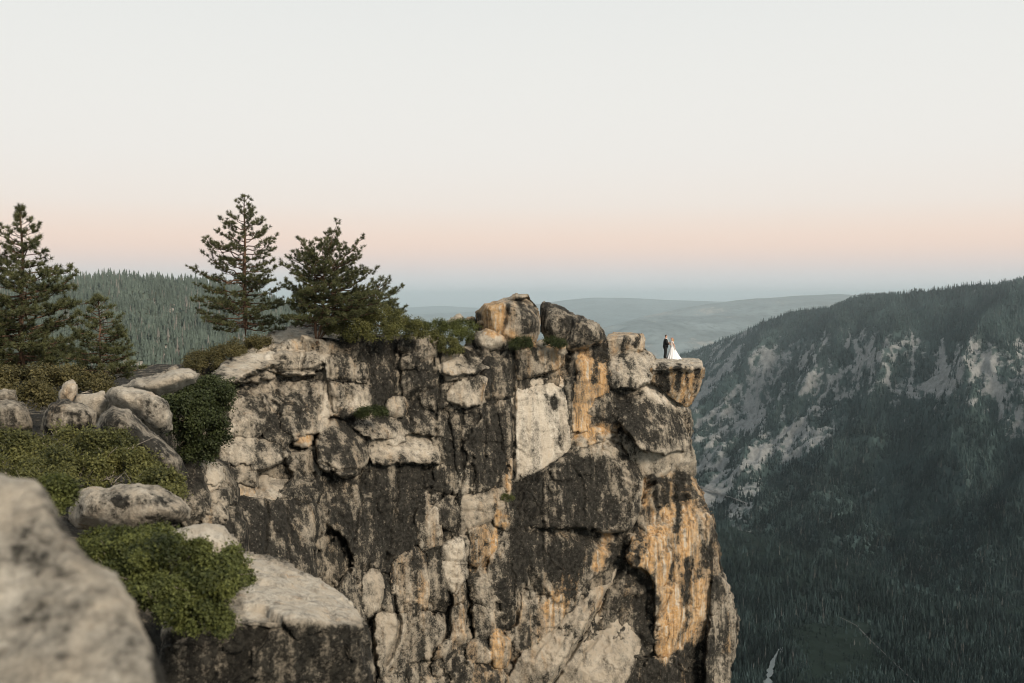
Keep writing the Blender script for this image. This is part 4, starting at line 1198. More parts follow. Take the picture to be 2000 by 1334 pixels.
th = np.linspace(math.radians(88), math.radians(205), 250)
rad = np.concatenate([[0.3], np.geomspace(1.2, 78, 170)])
TH, RD = np.meshgrid(th, rad)
gx_ = (RD * np.cos(TH)).ravel() + .0; gy_ = (RD * np.sin(TH)).ravel()
gz_ = ground_z(gx_, gy_)
Pg = np.stack([gx_, gy_, gz_], -1)
Pg[:, 2] += .28 * fbm(Pg * .5, 5) * np.clip(RD.ravel() / 8, .2, 1)
idx = np.arange(TH.size).reshape(TH.shape)
q = np.stack([idx[:-1, :-1], idx[1:, :-1], idx[1:, 1:], idx[:-1, 1:]], -1).reshape(-1, 4)
go = mk("promontory", Pg, q, M_BOULDER, None, True, dict(lichen=.78 + .3 * fbm(Pg * .3, 3), ochre=np.full(len(Pg), .3), pale=np.full(len(Pg), .25)))
tag(go, "rocky ground of the near promontory under the shrubs", None, None, "structure")

# stains on the near rocks, and shade painted under the flat topped one
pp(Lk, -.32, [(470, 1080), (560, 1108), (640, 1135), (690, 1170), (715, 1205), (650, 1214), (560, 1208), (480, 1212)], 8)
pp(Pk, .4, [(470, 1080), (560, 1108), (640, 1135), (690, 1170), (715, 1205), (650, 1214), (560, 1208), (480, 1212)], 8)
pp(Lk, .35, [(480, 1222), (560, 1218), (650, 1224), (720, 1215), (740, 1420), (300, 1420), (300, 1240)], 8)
pp(Lk, .45, [(300, 1035), (270, 1035), (260, 1020), (320, 1000), (360, 990), (372, 1000), (345, 1024)], 8)  # dark underside: shade below the slab put into the lichen colour
pl(Lk, .3, [(235, 985), (290, 980), (335, 985)], 8, 8)
pp(Lk, .27, [(40, 1180), (120, 1180), (230, 1190), (300, 1260), (340, 1420), (-40, 1420), (-40, 1260)], 60)
CRACKS.append(([(986, 582), (992, 600), (988, 625), (976, 650)], 2.0, .35))
pl(Ok, .55, [(930, 620), (960, 602), (975, 615), (962, 640)], 20, 8)
pl(Lk, .35, [(1005, 600), (1030, 610), (1040, 635)], 16, 10)
pl(Lk, .35, [(90, 955), (150, 1060), (200, 1130)], 5, 12)

THINGS = []


def stone(name, label, poly, Y, group=None, **kw):
    kw.setdefault('seed', 200 + len(THINGS))
    kw.setdefault('mat', M_BOULDER)
    kw.setdefault('ks', max(.25, Y / 60.0))
    kw.setdefault('res', .0016 * Y)
    kw.setdefault('frac', .05 * Y / 60)
    kw.setdefault('T', np.ptp(np.array(poly)[:, 0]) / F * Y * .5)
    kw.setdefault('R', kw['T'] * .55)
    kw['R'] = kw['R'] * .75
    kw.setdefault('nfac', 8)
    kw.setdefault('facs', .6)
    o = rock(name, None, poly, 0, Y=Y, closed=True, **kw)
    tag(o, label, "boulder" if name == "boulder" else "rock", group)
    THINGS.append(o)
    return o


GB = "boulders piled on the cliff top"
stone("boulder", "largest angular boulder of the summit pile, ochre left side and grey front", [(924, 646), (929, 612), (945, 595), (968, 587), (986, 582), (1000, 579), (1032, 579), (1046, 592), (1056, 620), (1055, 655), (1042, 682), (1012, 686), (980, 680), (950, 664), (934, 656)], 70.8, GB, L=.52, O=.38, P=.45, T=2.4, R=.8, nfac=10, facs=.7)
stone("rock_slab", "thin slab lying tilted on top of the summit pile", [(984, 592), (990, 581), (1005, 574), (1028, 571), (1035, 576), (1018, 584), (1000, 590), (990, 596)], 70.2, GB, L=.5, O=.25, P=.4, T=.9, R=.3)
stone("boulder", "dark rounded boulder leaning right of the ochre boulder", [(1055, 604), (1060, 590), (1076, 592), (1100, 600), (1122, 614), (1142, 634), (1152, 660), (1132, 674), (1098, 682), (1070, 674), (1056, 650)], 72.2, GB, L=.66, O=.15, P=.4, T=2.0, R=1.3, nfac=4)
stone("boulder", "dark round nosed boulder at the right end of the summit pile", [(1116, 616), (1140, 617), (1165, 630), (1180, 647), (1185, 664), (1176, 672), (1150, 677), (1118, 684), (1092, 684), (1105, 655)], 71.6, GB, L=.70, O=.15, P=.35, T=1.8, R=1.2, nfac=3)
stone("boulder", "light grey boulder below the ochre boulder", [(903, 678), (914, 657), (935, 646), (952, 640), (972, 645), (988, 658), (998, 674), (990, 687), (958, 692), (924, 690)], 69.2, GB, L=.42, O=.15, P=.55, T=1.4, R=.9)
stone("boulder", "small pale stone perched between grey and ochre boulders", [(930, 630), (940, 620), (956, 615), (968, 624), (952, 634), (935, 640)], 70.0, GB, L=.25, P=.7, T=.6, R=.35)
stone("boulder", "pale pointed stone behind the shrubs left of the summit", [(864, 636), (880, 620), (898, 613), (908, 622), (902, 636), (880, 642)], 71.5, GB, L=.25, P=.65, T=.8, R=.5)
stone("boulder", "little stone beside the pale pointed stone", [(903, 628), (912, 619), (926, 617), (930, 628), (916, 634)], 71.2, GB, L=.35, P=.5, T=.5, R=.3)
stone("boulder", "low stone under the light grey boulder", [(893, 690), (903, 674), (926, 672), (934, 684), (920, 695), (900, 698)], 69.0, GB, L=.4, P=.5, T=.7, R=.4)
stone("boulder", "small grey stone in the gap under the dark boulder", [(1042, 676), (1052, 662), (1064, 662), (1072, 676), (1060, 684)], 70.4, GB, L=.3, P=.5, T=.7, R=.4)
stone("boulder", "small speckled stone beside the right dwarf shrub", [(1088, 690), (1092, 668), (1102, 668), (1106, 690), (1098, 696)], 69.4, GB, L=.45, P=.45, T=.5, R=.3)
GL = "boulders on the near slope at the left"
stone("boulder", "grey round boulder at the left edge above the shrub", [(-50, 800), (-20, 786), (12, 778), (46, 786), (61, 806), (63, 838), (40, 848), (-50, 852)], 25, GL, L=.58, P=.4)
stone("boulder", "flat grey boulder behind the one at the left edge", [(-40, 790), (-20, 765), (8, 758), (32, 764), (36, 785), (0, 792)], 29, GL, L=.5, P=.4)
stone("boulder", "dark topped boulder second from the left edge", [(78, 842), (86, 805), (100, 785), (130, 779), (165, 790), (190, 807), (188, 834), (150, 848), (100, 850)], 24.5, GL, L=.62, P=.5, nfac=7, facs=.5)
stone("boulder", "pale rounded knob of rock below the left shrubs", [(108, 795), (116, 765), (128, 746), (143, 741), (154, 752), (152, 770), (142, 790)], 27.5, GL, L=.2, P=.75)
stone("boulder", "pale square boulder with lichen under the shrub edge", [(140, 795), (148, 770), (205, 766), (214, 785), (202, 820), (180, 816), (160, 800)], 27, GL, L=.38, P=.65, nfac=7)
stone("boulder", "large pale boulder with black lichen right of the others", [(203, 772), (220, 757), (262, 756), (296, 764), (326, 784), (338, 810), (336, 840), (318, 850), (290, 840), (250, 805), (222, 796)], 26, GL, L=.42, P=.75, nfac=5)
stone("boulder", "long dark boulder sloping down beside the hanging shrub", [(184, 836), (198, 808), (222, 791), (252, 800), (292, 838), (332, 870), (357, 896), (367, 932), (352, 965), (318, 945), (288, 918), (240, 884), (200, 864)], 22.5, GL, L=.64, P=.5, T=1.6, R=.6, nfac=6, facs=.5)
stone("rock_slab", "pale flat slab lying below the broken wedge stones", [(228, 757), (270, 738), (330, 724), (368, 719), (390, 730), (382, 748), (340, 764), (308, 776), (272, 770)], 37, GL, L=.34, P=.6, T=2.2, R=.5)
stone("rock_slab", "broken wedge of rock sticking up on the slab", [(318, 740), (328, 722), (344, 711), (353, 718), (346, 733), (330, 742)], 40, GL, L=.5, P=.35, T=.7, R=.25)
stone("rock_slab", "narrow broken stone left of the wedge", [(284, 748), (300, 734), (328, 722), (322, 738), (304, 748)], 40.5, GL, L=.5, P=.35, T=.6, R=.2)
stone("boulder", "flat topped boulder with brown underside in the near shrubs", [(130, 1014), (140, 976), (160, 958), (200, 949), (270, 944), (312, 952), (352, 970), (374, 992), (371, 1012), (346, 1025), (300, 1038), (262, 1046), (200, 1038), (150, 1034)], 12.3, GL, L=.30, P=.62, O=.15, T=.6, R=.38, nfac=9, facs=.7, mat=M_NEAR)
stone("boulder", "smooth pale boulder behind the bright green shrub", [(296, 1052), (340, 1032), (400, 1024), (440, 1027), (466, 1060), (488, 1104), (492, 1130), (440, 1140), (370, 1110)], 10.6, GL, L=.15, P=.8, T=.5, R=.3, nfac=5, mat=M_NEAR)
t = hull("boulder", None, [(462, 1082, 11.5), (520, 1084, 11.7), (620, 1128, 11.3), (682, 1166, 10.9), (714, 1206, 10.3), (704, 1224, 9.7), (600, 1216, 9.3), (478, 1212, 9.2), (736, 1440, 10.2), (470, 1440, 9.3), (704, 1400, 12.2), (440, 1320, 11.5), (450, 1120, 10.6), (330, 1222, 9.1), (300, 1440, 9.1), (330, 1180, 10.4)],
         L=.45, P=.5, O=.15, res=.020, rnd=3, namp=.16, ks=.35, mat=M_NEAR, seed=9, frac=.05)
tag(t, "near boulder with bare pale top and black lichen side", "boulder", GL)
stone("boulder", "blurred pale boulder filling the lower left corner", [(-120, 915), (0, 929), (58, 940), (86, 957), (122, 1012), (162, 1080), (214, 1128), (262, 1200), (302, 1262), (332, 1336), (352, 1470), (-120, 1500)], 2.75, GL, L=.12, P=.85, O=.05, T=.10, R=.10, ty=1.15, nfac=0, namp=.05, mat=M_NEAR, res=.011, ks=.3, warp=.10, frac=.012)

# ------------------------------------------------------------------ shrubs
def leaf_mat(name, c0, c1):
    g = NT(name)
    t = g.attr("tint")
    col = g.mix(t, c0, c1)
    b_ = g.bsdf(col, .6, .25)
    tr = g.n("ShaderNodeBsdfTranslucent")
    g.set(tr.inputs[0], g.mix(.5, col, c1))
    mx = g.n("ShaderNodeMixShader")
    mx.inputs[0].default_value = .22
    g.t.links.new(b_.outputs[0], mx.inputs[1]); g.t.links.new(tr.outputs[0], mx.inputs[2])
    g.t.links.new(mx.outputs[0], g.out.inputs[0])
    return g.m


LM_GREEN = leaf_mat("shrub_leaf_green", (.016, .023, .007, 1), (.135, .150, .042, 1))
LM_YEL = leaf_mat("shrub_leaf_yellow", (.022, .028, .009, 1), (.160, .158, .050, 1))
LM_DARK = leaf_mat("shrub_leaf_dark", (.016, .024, .009, 1), (.060, .074, .024, 1))
LM_BRN = leaf_mat("shrub_leaf_brown", (.036, .036, .014, 1), (.135, .115, .045, 1))
M_TWIG = flat("twig_grey", (.33, .29, .24, 1))


def tube(pts, r0, r1, sides=5):
    pts = np.asarray(pts, float)
    n = len(pts)
    d = np.gradient(pts, axis=0); d /= np.linalg.norm(d, axis=1)[:, None] + 1e-9
    up = np.where(np.abs(d[:, 2:3]) > .9, np.array([[1., 0, 0]]), np.array([[0, 0, 1.]]))
    a = np.cross(d, up); a /= np.linalg.norm(a, axis=1)[:, None] + 1e-9
    b_ = np.cross(d, a)
    rr = np.linspace(r0, r1, n) if np.isscalar(r0) else np.asarray(r0)
    an = np.arange(sides) * 2 * math.pi / sides
    V = pts[:, None] + rr[:, None, None] * (np.cos(an)[None, :, None] * a[:, None] + np.sin(an)[None, :, None] * b_[:, None])
    V = V.reshape(-1, 3)
    f = []
    for i in range(n - 1):
        for j in range(sides):
            f.append((i * sides + j, i * sides + (j + 1) % sides, (i + 1) * sides + (j + 1) % sides, (i + 1) * sides + j))
    return V, np.array(f)


class Acc:
    def __init__(s): s.V, s.F, s.n = [], [], 0
    def add(s, V, Fc):
        s.V.append(V); s.F.append(Fc + s.n); s.n += len(V)
    def build(s, name, mat, parent, root, smooth=True, attrs=None):
        V = np.concatenate(s.V); Fc = np.concatenate(s.F)
        return mk(name, local(V, root), Fc, mat, parent, smooth, attrs)


def shrub(label, lobes, mat, leaf, ncl, per, seed, cl=None, group=None, twigs=0, dn=1.0):
    rs = np.random.RandomState(seed)
    cen, rad = [], []
    for (px, py, rx, ry, Y) in lobes:
        c = np.array(at(px, py, Y))
        cen.append(c); rad.append(np.array([rx * Y / F, rx * Y / F * .85 * dn, ry * Y / F]))
    cen, rad = np.array(cen), np.array(rad)
    area = (rad[:, 0] * rad[:, 2])
    cnt = np.maximum((ncl * area / area.sum()).astype(int), 10)
    cs, ns, tl = [], [], []
    nsub = 15
    for i in range(len(cen)):
        d = rs.normal(size=(nsub * 4, 3)); d /= np.linalg.norm(d, axis=1)[:, None]
        d = d[(d[:, 2] > -.45)][:nsub]
        sr = rs.uniform(.20, .36, len(d))
        sc = cen[i] + d * rad[i] * (rs.uniform(.66, 1.0, (len(d), 1)))
        per_s = max(4, cnt[i] // nsub)
        for k in range(len(d)):
            e = rs.normal(size=(per_s, 3)) + d[k] * .7 + np.array([0, 0, .35]); e /= np.linalg.norm(e, axis=1)[:, None]
            rr = rs.uniform(.5, 1.08, (per_s, 1)) ** .5 * np.where(rs.rand(per_s, 1) < .14, rs.uniform(1.1, 1.55, (per_s, 1)), 1)
            tl.append(np.full(per_s, rs.normal(0, .16)))
            cs.append(sc[k] + e * rr * sr[k] * np.sqrt(rad[i] * rad[i].mean())); ns.append(e * .8 + d[k] * .3)
        for _ in range(14):
            d1 = rs.normal(size=3); d1[2] = abs(d1[2]) * .8; d1 /= np.linalg.norm(d1)
            p1 = cen[i] + d1 * rad[i] * .9
            d2 = d1 + rs.normal(0, .4, 3) + np.array([0, 0, .3]); d2 /= np.linalg.norm(d2)
            tt = np.linspace(0, 1, 7)[:, None]
            cs.append(p1 + d2 * tt * rad[i].mean() * rs.uniform(.2, .42) + rs.normal(0, leaf * .4, (7, 3))); ns.append(np.repeat(d2[None], 7, 0)); tl.append(np.full(7, rs.normal(.12, .12)))
    cs, ns = np.concatenate(cs), np.concatenate(ns)
    size = float(np.median(rad[:, 0]))
    cl = cl or leaf * 2.2
    n = len(cs) * per
    base = np.repeat(cs, per, 0) + rs.normal(0, cl * .55, (n, 3))
    nr = np.repeat(ns, per, 0) * .7 + rs.normal(0, .6, (n, 3)) + np.array([0, 0, .25])
    nr /= np.linalg.norm(nr, axis=1)[:, None] + 1e-9
    t = np.cross(nr, rs.normal(size=(n, 3))); t /= np.linalg.norm(t, axis=1)[:, None] + 1e-9
    s_ = np.cross(nr, t)
    L = leaf * rs.uniform(.7, 1.3, n)[:, None]
    V = np.stack([base - t * L * .55, base + s_ * L * .32 + nr * L * .08, base + t * L * .6, base - s_ * L * .32 + nr * L * .08], 1).reshape(-1, 3)
    Fq = np.arange(n * 4).reshape(-1, 4)
    tint = np.clip(.40 + np.concatenate(tl) + .5 * fbm(cs / size * 1.7 + seed, 3) + rs.normal(0, .13, len(cs)), 0, 1)
    tint = np.repeat(np.repeat(tint, per) + rs.normal(0, .10, n), 4)
    root = empty("shrub", tuple(cen.mean(0) - np.array([0, 0, rad[:, 2].mean() * .8])))
    tag(root, label, "shrub", group)
    fo_ = mk("foliage", local(V, root), Fq, mat, root, False, dict(tint=np.clip(tint, 0, 1)))
    fo_["kind"] = "stuff"
    ac = Acc()
    base_p = np.array(root.location)
    for k in range(max(6, twigs)):
        i = rs.randint(len(cen))
        d = rs.normal(size=3); d[2] = abs(d[2]) * .6; d /= np.linalg.norm(d)
        e = cen[i] + d * rad[i] * (rs.uniform(1.0, 1.22) if k < twigs else .7)
        p0 = base_p * .4 + cen[i] * .6 - np.array([0, 0, rad[i][2] * .3])
        m = (p0 + e) / 2 + rs.normal(0, .12, 3) * rad[i]
        tt = np.linspace(0, 1, 7)[:, None]
        pts = (1 - tt) ** 2 * p0 + 2 * tt * (1 - tt) * m + tt ** 2 * e
        pts[1:-1] += rs.normal(0, .025, (5, 3)) * rad[i]
        ac.add(*tube(pts, size * .016, size * .006, 4))
        if k < twigs:
            e2 = e + rs.normal(0, .35, 3) * rad[i]
            ac.add(*tube(np.array([pts[4], (pts[4] + e2) / 2 + rs.normal(0, .05, 3) * rad[i], e2]), size * .010, size * .004, 3))
    ac.build("stems", M_TWIG, root, root)["kind"] = "stuff"
    THINGS.append(root)
    return root


shrub("low brownish shrub spread along the rim below the tallest pine", [(400, 708, 36, 16, 59), (440, 696, 40, 18, 60), (480, 680, 36, 18, 61), (508, 670, 20, 12, 62), (385, 716, 22, 10, 58.5)], LM_BRN, .085, 2600, 7, 1, dn=.8)
shrub("broad green shrub mound on the rim right of the twin trunk pine", [(690, 636, 50, 28, 63), (742, 632, 52, 26, 63.5), (786, 644, 38, 22, 64), (812, 654, 20, 12, 64), (662, 648, 26, 20, 62.5), (730, 650, 54, 20, 62.6)], LM_YEL, .09, 3600, 7, 2, dn=.6)
shrub("small green tuft of shrub behind the green mound", [(815, 636, 18, 10, 67), (800, 640, 10, 7, 67)], LM_GREEN, .08, 420, 7, 3)
shrub("green shrub hugging the pale stones left of the summit", [(852, 640, 22, 14, 67.5), (882, 648, 30, 18, 67.5), (910, 640, 22, 14, 68), (900, 660, 26, 14, 67)], LM_GREEN, .085, 1500, 7, 4, dn=.7)
shrub("yellow green shrub creeping down the rim below the green one", [(850, 664, 20, 10, 66.2), (872, 676, 26, 13, 66), (890, 686, 16, 8, 65.8), (842, 654, 12, 8, 66.5)], LM_YEL, .085, 1100, 7, 5, dn=.7)
shrub("dark dwarf shrub under the ochre boulder", [(1018, 669, 20, 13, 68.2), (1006, 676, 12, 9, 68), (1030, 676, 8, 6, 68)], LM_DARK, .075, 520, 7, 6, dn=.7)
shrub("dark dwarf shrub under the dark rounded boulder", [(1078, 670, 15, 9, 69), (1092, 672, 14, 8, 69)], LM_DARK, .075, 420, 7, 7, dn=.7)
shrub("small dark shrub growing on the ledge in the cliff face", [(728, 805, 26, 9, 61), (708, 810, 12, 6, 61), (745, 808, 12, 6, 61.2)], LM_DARK, .08, 520, 7, 8, dn=.6)
shrub("green moss like tuft in the cleft beside the pale panel", [(990, 974, 13, 8, 67.0)], LM_GREEN, .06, 180, 6, 9, dn=.5)
shrub("dark shrub hanging between the pale boulder and the cliff", [(395, 772, 56, 30, 46), (372, 815, 54, 46, 45), (395, 850, 46, 40, 45.5), (385, 885, 34, 28, 45.5), (425, 765, 30, 18, 47), (350, 800, 26, 26, 44.5), (425, 795, 22, 22, 46.5)], LM_DARK, .11, 3300, 8, 10, dn=.5)
shrub("dark green shrub below the pines at the left edge", [(30, 750, 60, 24, 36), (-30, 765, 60, 36, 35), (90, 742, 46, 22, 37), (130, 738, 34, 16, 38), (175, 748, 40, 16, 38), (70, 775, 34, 24, 33), (200, 760, 18, 12, 37)], LM_BRN, .085, 3600, 8, 11, dn=.6)
shrub("large yellow green shrub with bare twigs at the left", [(20, 900, 95, 58, 17), (110, 890, 80, 48, 17.5), (180, 900, 70, 50, 17), (250, 925, 60, 42, 16.5), (310, 955, 44, 32, 15.5), (120, 935, 90, 40, 16), (20, 950, 80, 50, 15), (215, 870, 40, 24, 18), (330, 975, 22, 18, 14.8)], LM_YEL, .045, 9500, 8, 12, cl=.10, twigs=90, dn=.7)
shrub("green sprig of shrub wedged beside the blurred boulder", [(118, 975, 26, 34, 9), (100, 955, 20, 20, 9.5)], LM_GREEN, .026, 900, 8, 13, cl=.05)
shrub("bright green rounded shrub in the foreground", [(330, 1130, 110, 80, 8.2), (410, 1160, 74, 72, 8.2), (250, 1100, 70, 54, 8.4), (370, 1210, 66, 40, 8.0), (440, 1120, 44, 44, 8.5), (195, 1070, 44, 34, 8.8), (290, 1180, 70, 50, 7.9), (400, 1225, 56, 26, 8.0), (300, 1070, 60, 34, 8.8)], LM_GREEN, .026, 11500, 8, 14, cl=.045, twigs=44, dn=.8)

# ------------------------------------------------------------------ pines
g = NT("pine_bark")
P_ = g.pos()
g.bsdf(g.mix(g.step(g.noise(g.vscale(P_, (9, 9, 2)), 1.0, 5), .4, .65), (.045, .030, .022, 1), (.17, .105, .070, 1)), .95, .1, g.bump(g.noise(g.vscale(P_, (12, 12, 3)), 1.0, 4), .03))
M_BARK = g.m
M_NEEDLE = leaf_mat("pine_needles", (.026, .034, .014, 1), (.150, .155, .066, 1))


def pine(label, px, py, Y, ptop, prof, seed, nbr=90, h0=.12, lean=0.0, trunks=((0, 0, 1.0),), up=.22, tuft=.21, dens=1.0, group="pines on the cliff and slope", rt=.017, droop=.15):
    """prof: [(height fraction, reach to the left in px, reach to the right in px)]"""
    rs = np.random.RandomState(seed)
    base = np.array(at(px, py, Y))
    H = (py - ptop) / F * Y
    root = empty("pine_tree", tuple(base))
    tag(root, label, "tree", group)
    tk = Acc()
    stems = []
    pr = np.array(prof, float)
    pr[:, 1:] *= .86
    tp, td = [], []
    trunk_lines = []
    for (dx, dy, hf) in trunks:
        z = np.linspace(-.03, 1, 14)
        w = fbm(np.stack([z * 2.2, z * 0 + seed, z * 0 + dx], -1), 2)[:, None] * np.array([[.16, .16, 0]])
        off = np.stack([dx * H * np.clip(z * 3, 0, 1) ** .8 + lean * H * z ** 1.5, dy * H * np.clip(z * 3, 0, 1), z * H * hf], -1)
        pts = base + off + w * (z[:, None] > 0)
        rr = H * rt * np.maximum(1 - z, .05) ** .75 + .012
        rr[0] *= 1.5; rr[1] *= 1.15
        stems.append(tube(pts, rr, None, 8))
        trunk_lines.append((z, pts, hf))
    for i in range(nbr):
        z, pts, hf = trunk_lines[i % len(trunk_lines)]
        f = h0 + (1 - h0) * ((i + rs.uniform(0, 1)) / nbr) ** 1.18
        f = min(f, .985)
        p0 = np.array([np.interp(f, z, pts[:, k]) for k in range(3)])
        az = i * 2.399 + rs.uniform(-.5, .5)
        ca, sa = math.cos(az), math.sin(az)
        fh = f * hf
        side = np.interp(fh, pr[:, 0], pr[:, 2]) if ca > 0 else np.interp(fh, pr[:, 0], pr[:, 1])
        offx = (p0[0] - base[0])
        lat = side / F * Y
        lat_f = .5 * (np.interp(fh, pr[:, 0], pr[:, 1]) + np.interp(fh, pr[:, 0], pr[:, 2])) / F * Y
        ln = (abs(ca) * lat + abs(sa) * lat_f) * rs.uniform(.62, 1.06)
        ln = max(ln, .18)
        el = np.interp(f, [0, .4, .8, 1], [-.10, .05, .25, .9]) + rs.normal(0, .10)
        d0 = np.array([ca * math.cos(el), sa * math.cos(el), math.sin(el)])
        t = np.linspace(0, 1, 8)[:, None]
        crv = p0 + d0 * ln * t + np.array([0, 0, 1.0]) * ln * (up * .55 * t ** 2.4 - droop * .6 * t * (1 - t))
        crv[1:] += rs.normal(0, .025, (7, 3)) * ln
        tk.add(*tube(crv, max(.018, ln * .016 + .010), .008, 4))
        ns = max(1, int(ln * 3.4 * dens)) if ln < .75 else max(2, int(ln * 3.4 * dens))
        for j in range(ns):
            s_ = .30 + .70 * (j + rs.uniform(.2, 1)) / ns
            q0 = np.array([np.interp(s_, t[:, 0], crv[:, k]) for k in range(3)])
            tang = crv[min(7, int(s_ * 7) + 1)] - crv[max(0, int(s_ * 7) - 1)]
            tang = tang / (np.linalg.norm(tang) + 1e-9)
            sd = np.cross(tang, [0, 0, 1]); sd /= np.linalg.norm(sd) + 1e-9
            for sg in (-1, 1):
                if rs.rand() < .22:
                    continue
                dd = tang * .65 + sd * sg * rs.uniform(.35, .95) + np.array([0, 0, rs.uniform(.05, .55)])
                dd /= np.linalg.norm(dd)
                l2 = (.16 + .30 * ln * (1 - s_ * .6)) * rs.uniform(.5, 1.1)
                l2 = min(l2, .85)
                e = q0 + dd * l2
                tk.add(*tube(np.array([q0, (q0 + e) / 2 + np.array([0, 0, -.02]), e]), .009, .005, 3))
                tp.append(e); td.append(dd + np.array([0, 0, .35]))
                if l2 > .3:
                    tp.append(q0 + dd * l2 * .6 + rs.normal(0, .05, 3)); td.append(dd + rs.normal(0, .5, 3) + np.array([0, 0, .4]))
        tp.append(crv[-1]); td.append(crv[-1] - crv[-2] + np.array([0, 0, .1]))
    for z, pts, hf in trunk_lines:
        tp.append(pts[-1]); td.append(np.array([0, 0, 1.0]))
    tp = np.array(tp); td = np.array(td); td /= np.linalg.norm(td, axis=1)[:, None] + 1e-9
    m = 32
    n = len(tp)
    nd = rs.normal(size=(n, m, 3)); nd /= np.linalg.norm(nd, axis=2)[:, :, None]
    nd = nd * .85 + td[:, None, :] * .75
    nd /= np.linalg.norm(nd, axis=2)[:, :, None]
    ln = tuft * rs.uniform(.75, 1.15, (n, m, 1))
    b0 = tp[:, None, :] - td[:, None, :] * rs.uniform(0, .10, (n, m, 1))
    sd = np.cross(nd, rs.normal(size=(n, m, 3))); sd /= np.linalg.norm(sd, axis=2)[:, :, None] + 1e-9
    w = .015
    V = np.stack([b0 - sd * w, b0 + sd * w, b0 + nd * ln], 2).reshape(-1, 3)
    Ft = np.arange(n * m * 3).reshape(-1, 3)
    tn = np.clip(rs.normal(.42, .2, n), 0, 1)
    tint = np.repeat(np.repeat(tn, m), 3)
    for k_, (sv_, sf_) in enumerate(stems):
        t_ = mk("trunk", local(sv_, root), sf_, M_BARK, root, True)
        if k_ == 0:
            tk.build("limbs", M_BARK, t_, root)["kind"] = "stuff"
    mk("crown", local(V, root), Ft, M_NEEDLE, root, False, dict(tint=tint))["kind"] = "stuff"
    THINGS.append(root)
    return root


pine("tallest pine with open pointed top on the cliff rim", 480, 662, 66, 384, [(0, 105, 75), (.12, 108, 78), (.3, 98, 62), (.5, 88, 66), (.65, 60, 52), (.8, 42, 38), (.92, 18, 18), (1, 4, 4)], 21, nbr=96, h0=.07, dens=1.0)
pine("broad rounded pine with twin trunks on the cliff rim", 618, 672, 62.5, 492, [(0, 60, 60), (.2, 62, 112), (.35, 66, 108), (.5, 66, 100), (.65, 62, 96), (.8, 56, 88), (.92, 44, 74), (1, 22, 40)], 22, nbr=120, h0=.24, trunks=((-.015, 0, 1.0), (.075, .02, .93), (.17, .04, .88)), dens=1.1, rt=.016)
pine("low spreading pine leaning right beside the broad one", 725, 650, 68, 556, [(0, 30, 62), (.3, 45, 72), (.6, 45, 70), (.8, 30, 44), (1, 10, 18)], 23, nbr=46, h0=.15, lean=.18, dens=1.3, rt=.014)
pine("dark dense pine at the left with a thin top", 46, 742, 48, 408, [(0, 100, 95), (.15, 110, 105), (.35, 105, 118), (.55, 76, 104), (.62, 50, 62), (.75, 42, 54), (.88, 22, 26), (.97, 8, 9), (1, 4, 4)], 24, nbr=130, h0=.06, dens=1.15)
pine("smaller dark pine between the left pine and the hill", 196, 748, 46, 584, [(0, 60, 84), (.2, 60, 80), (.4, 46, 60), (.6, 38, 44), (.8, 28, 30), (1, 6, 8)], 25, nbr=70, h0=.08, dens=1.1)
pine("dark pine cut off by the left edge of the view", -75, 760, 47, 490, [(0, 110, 110), (.3, 100, 100), (.6, 70, 66), (.8, 50, 46), (1, 5, 5)], 26, nbr=90, h0=.06, dens=1.1)

# ------------------------------------------------------------------ the couple on the tip
def skinned(name, parent, verts, edges, mat, sub=2):
    """verts: [(x, y, z, radius or (rx, ry))]; one continuous surface"""
    me = bpy.data.meshes.new(name)
    me.from_pydata([v[:3] for v in verts], edges, [])
    me.update()
    o = bpy.data.objects.new(name, me)
    C.objects.link(o)
    o.parent = parent
    me.materials.append(mat)
    md = o.modifiers.new("skin", 'SKIN')
    md.use_smooth_shade = True
    lay = me.skin_vertices[0] if me.skin_vertices else None
    for i, v in enumerate(verts):
        r = v[3]
        lay.data[i].radius = r if isinstance(r, tuple) else (r, r)
        lay.data[i].use_root = (i == 0)
    sb = o.modifiers.new("sub", 'SUBSURF')
    sb.levels = sb.render_levels = sub
    return o


M_SKIN = flat("skin", (.52, .30, .21, 1), .6, .3)
M_SUIT = flat("suit_black", (.012, .013, .014, 1), .8, .2)
M_SHIRT = flat("shirt_white", (.75, .75, .74, 1), .8, .2)
M_SHOE = flat("shoe_black", (.010, .010, .010, 1), .35, .4)
M_HAIRD = flat("hair_dark", (.020, .014, .010, 1), .6, .3)
M_HAIRB = flat("hair_blonde", (.36, .22, .085, 1), .6, .3)
M_DRESS = flat("dress_white", (.70, .70, .70, 1), .8, .2)
M_LACE = flat("dress_lace", (.66, .64, .62, 1), .85, .2)
M_CROWN = flat("flower_crown", (.30, .13, .09, 1), .8, .2)


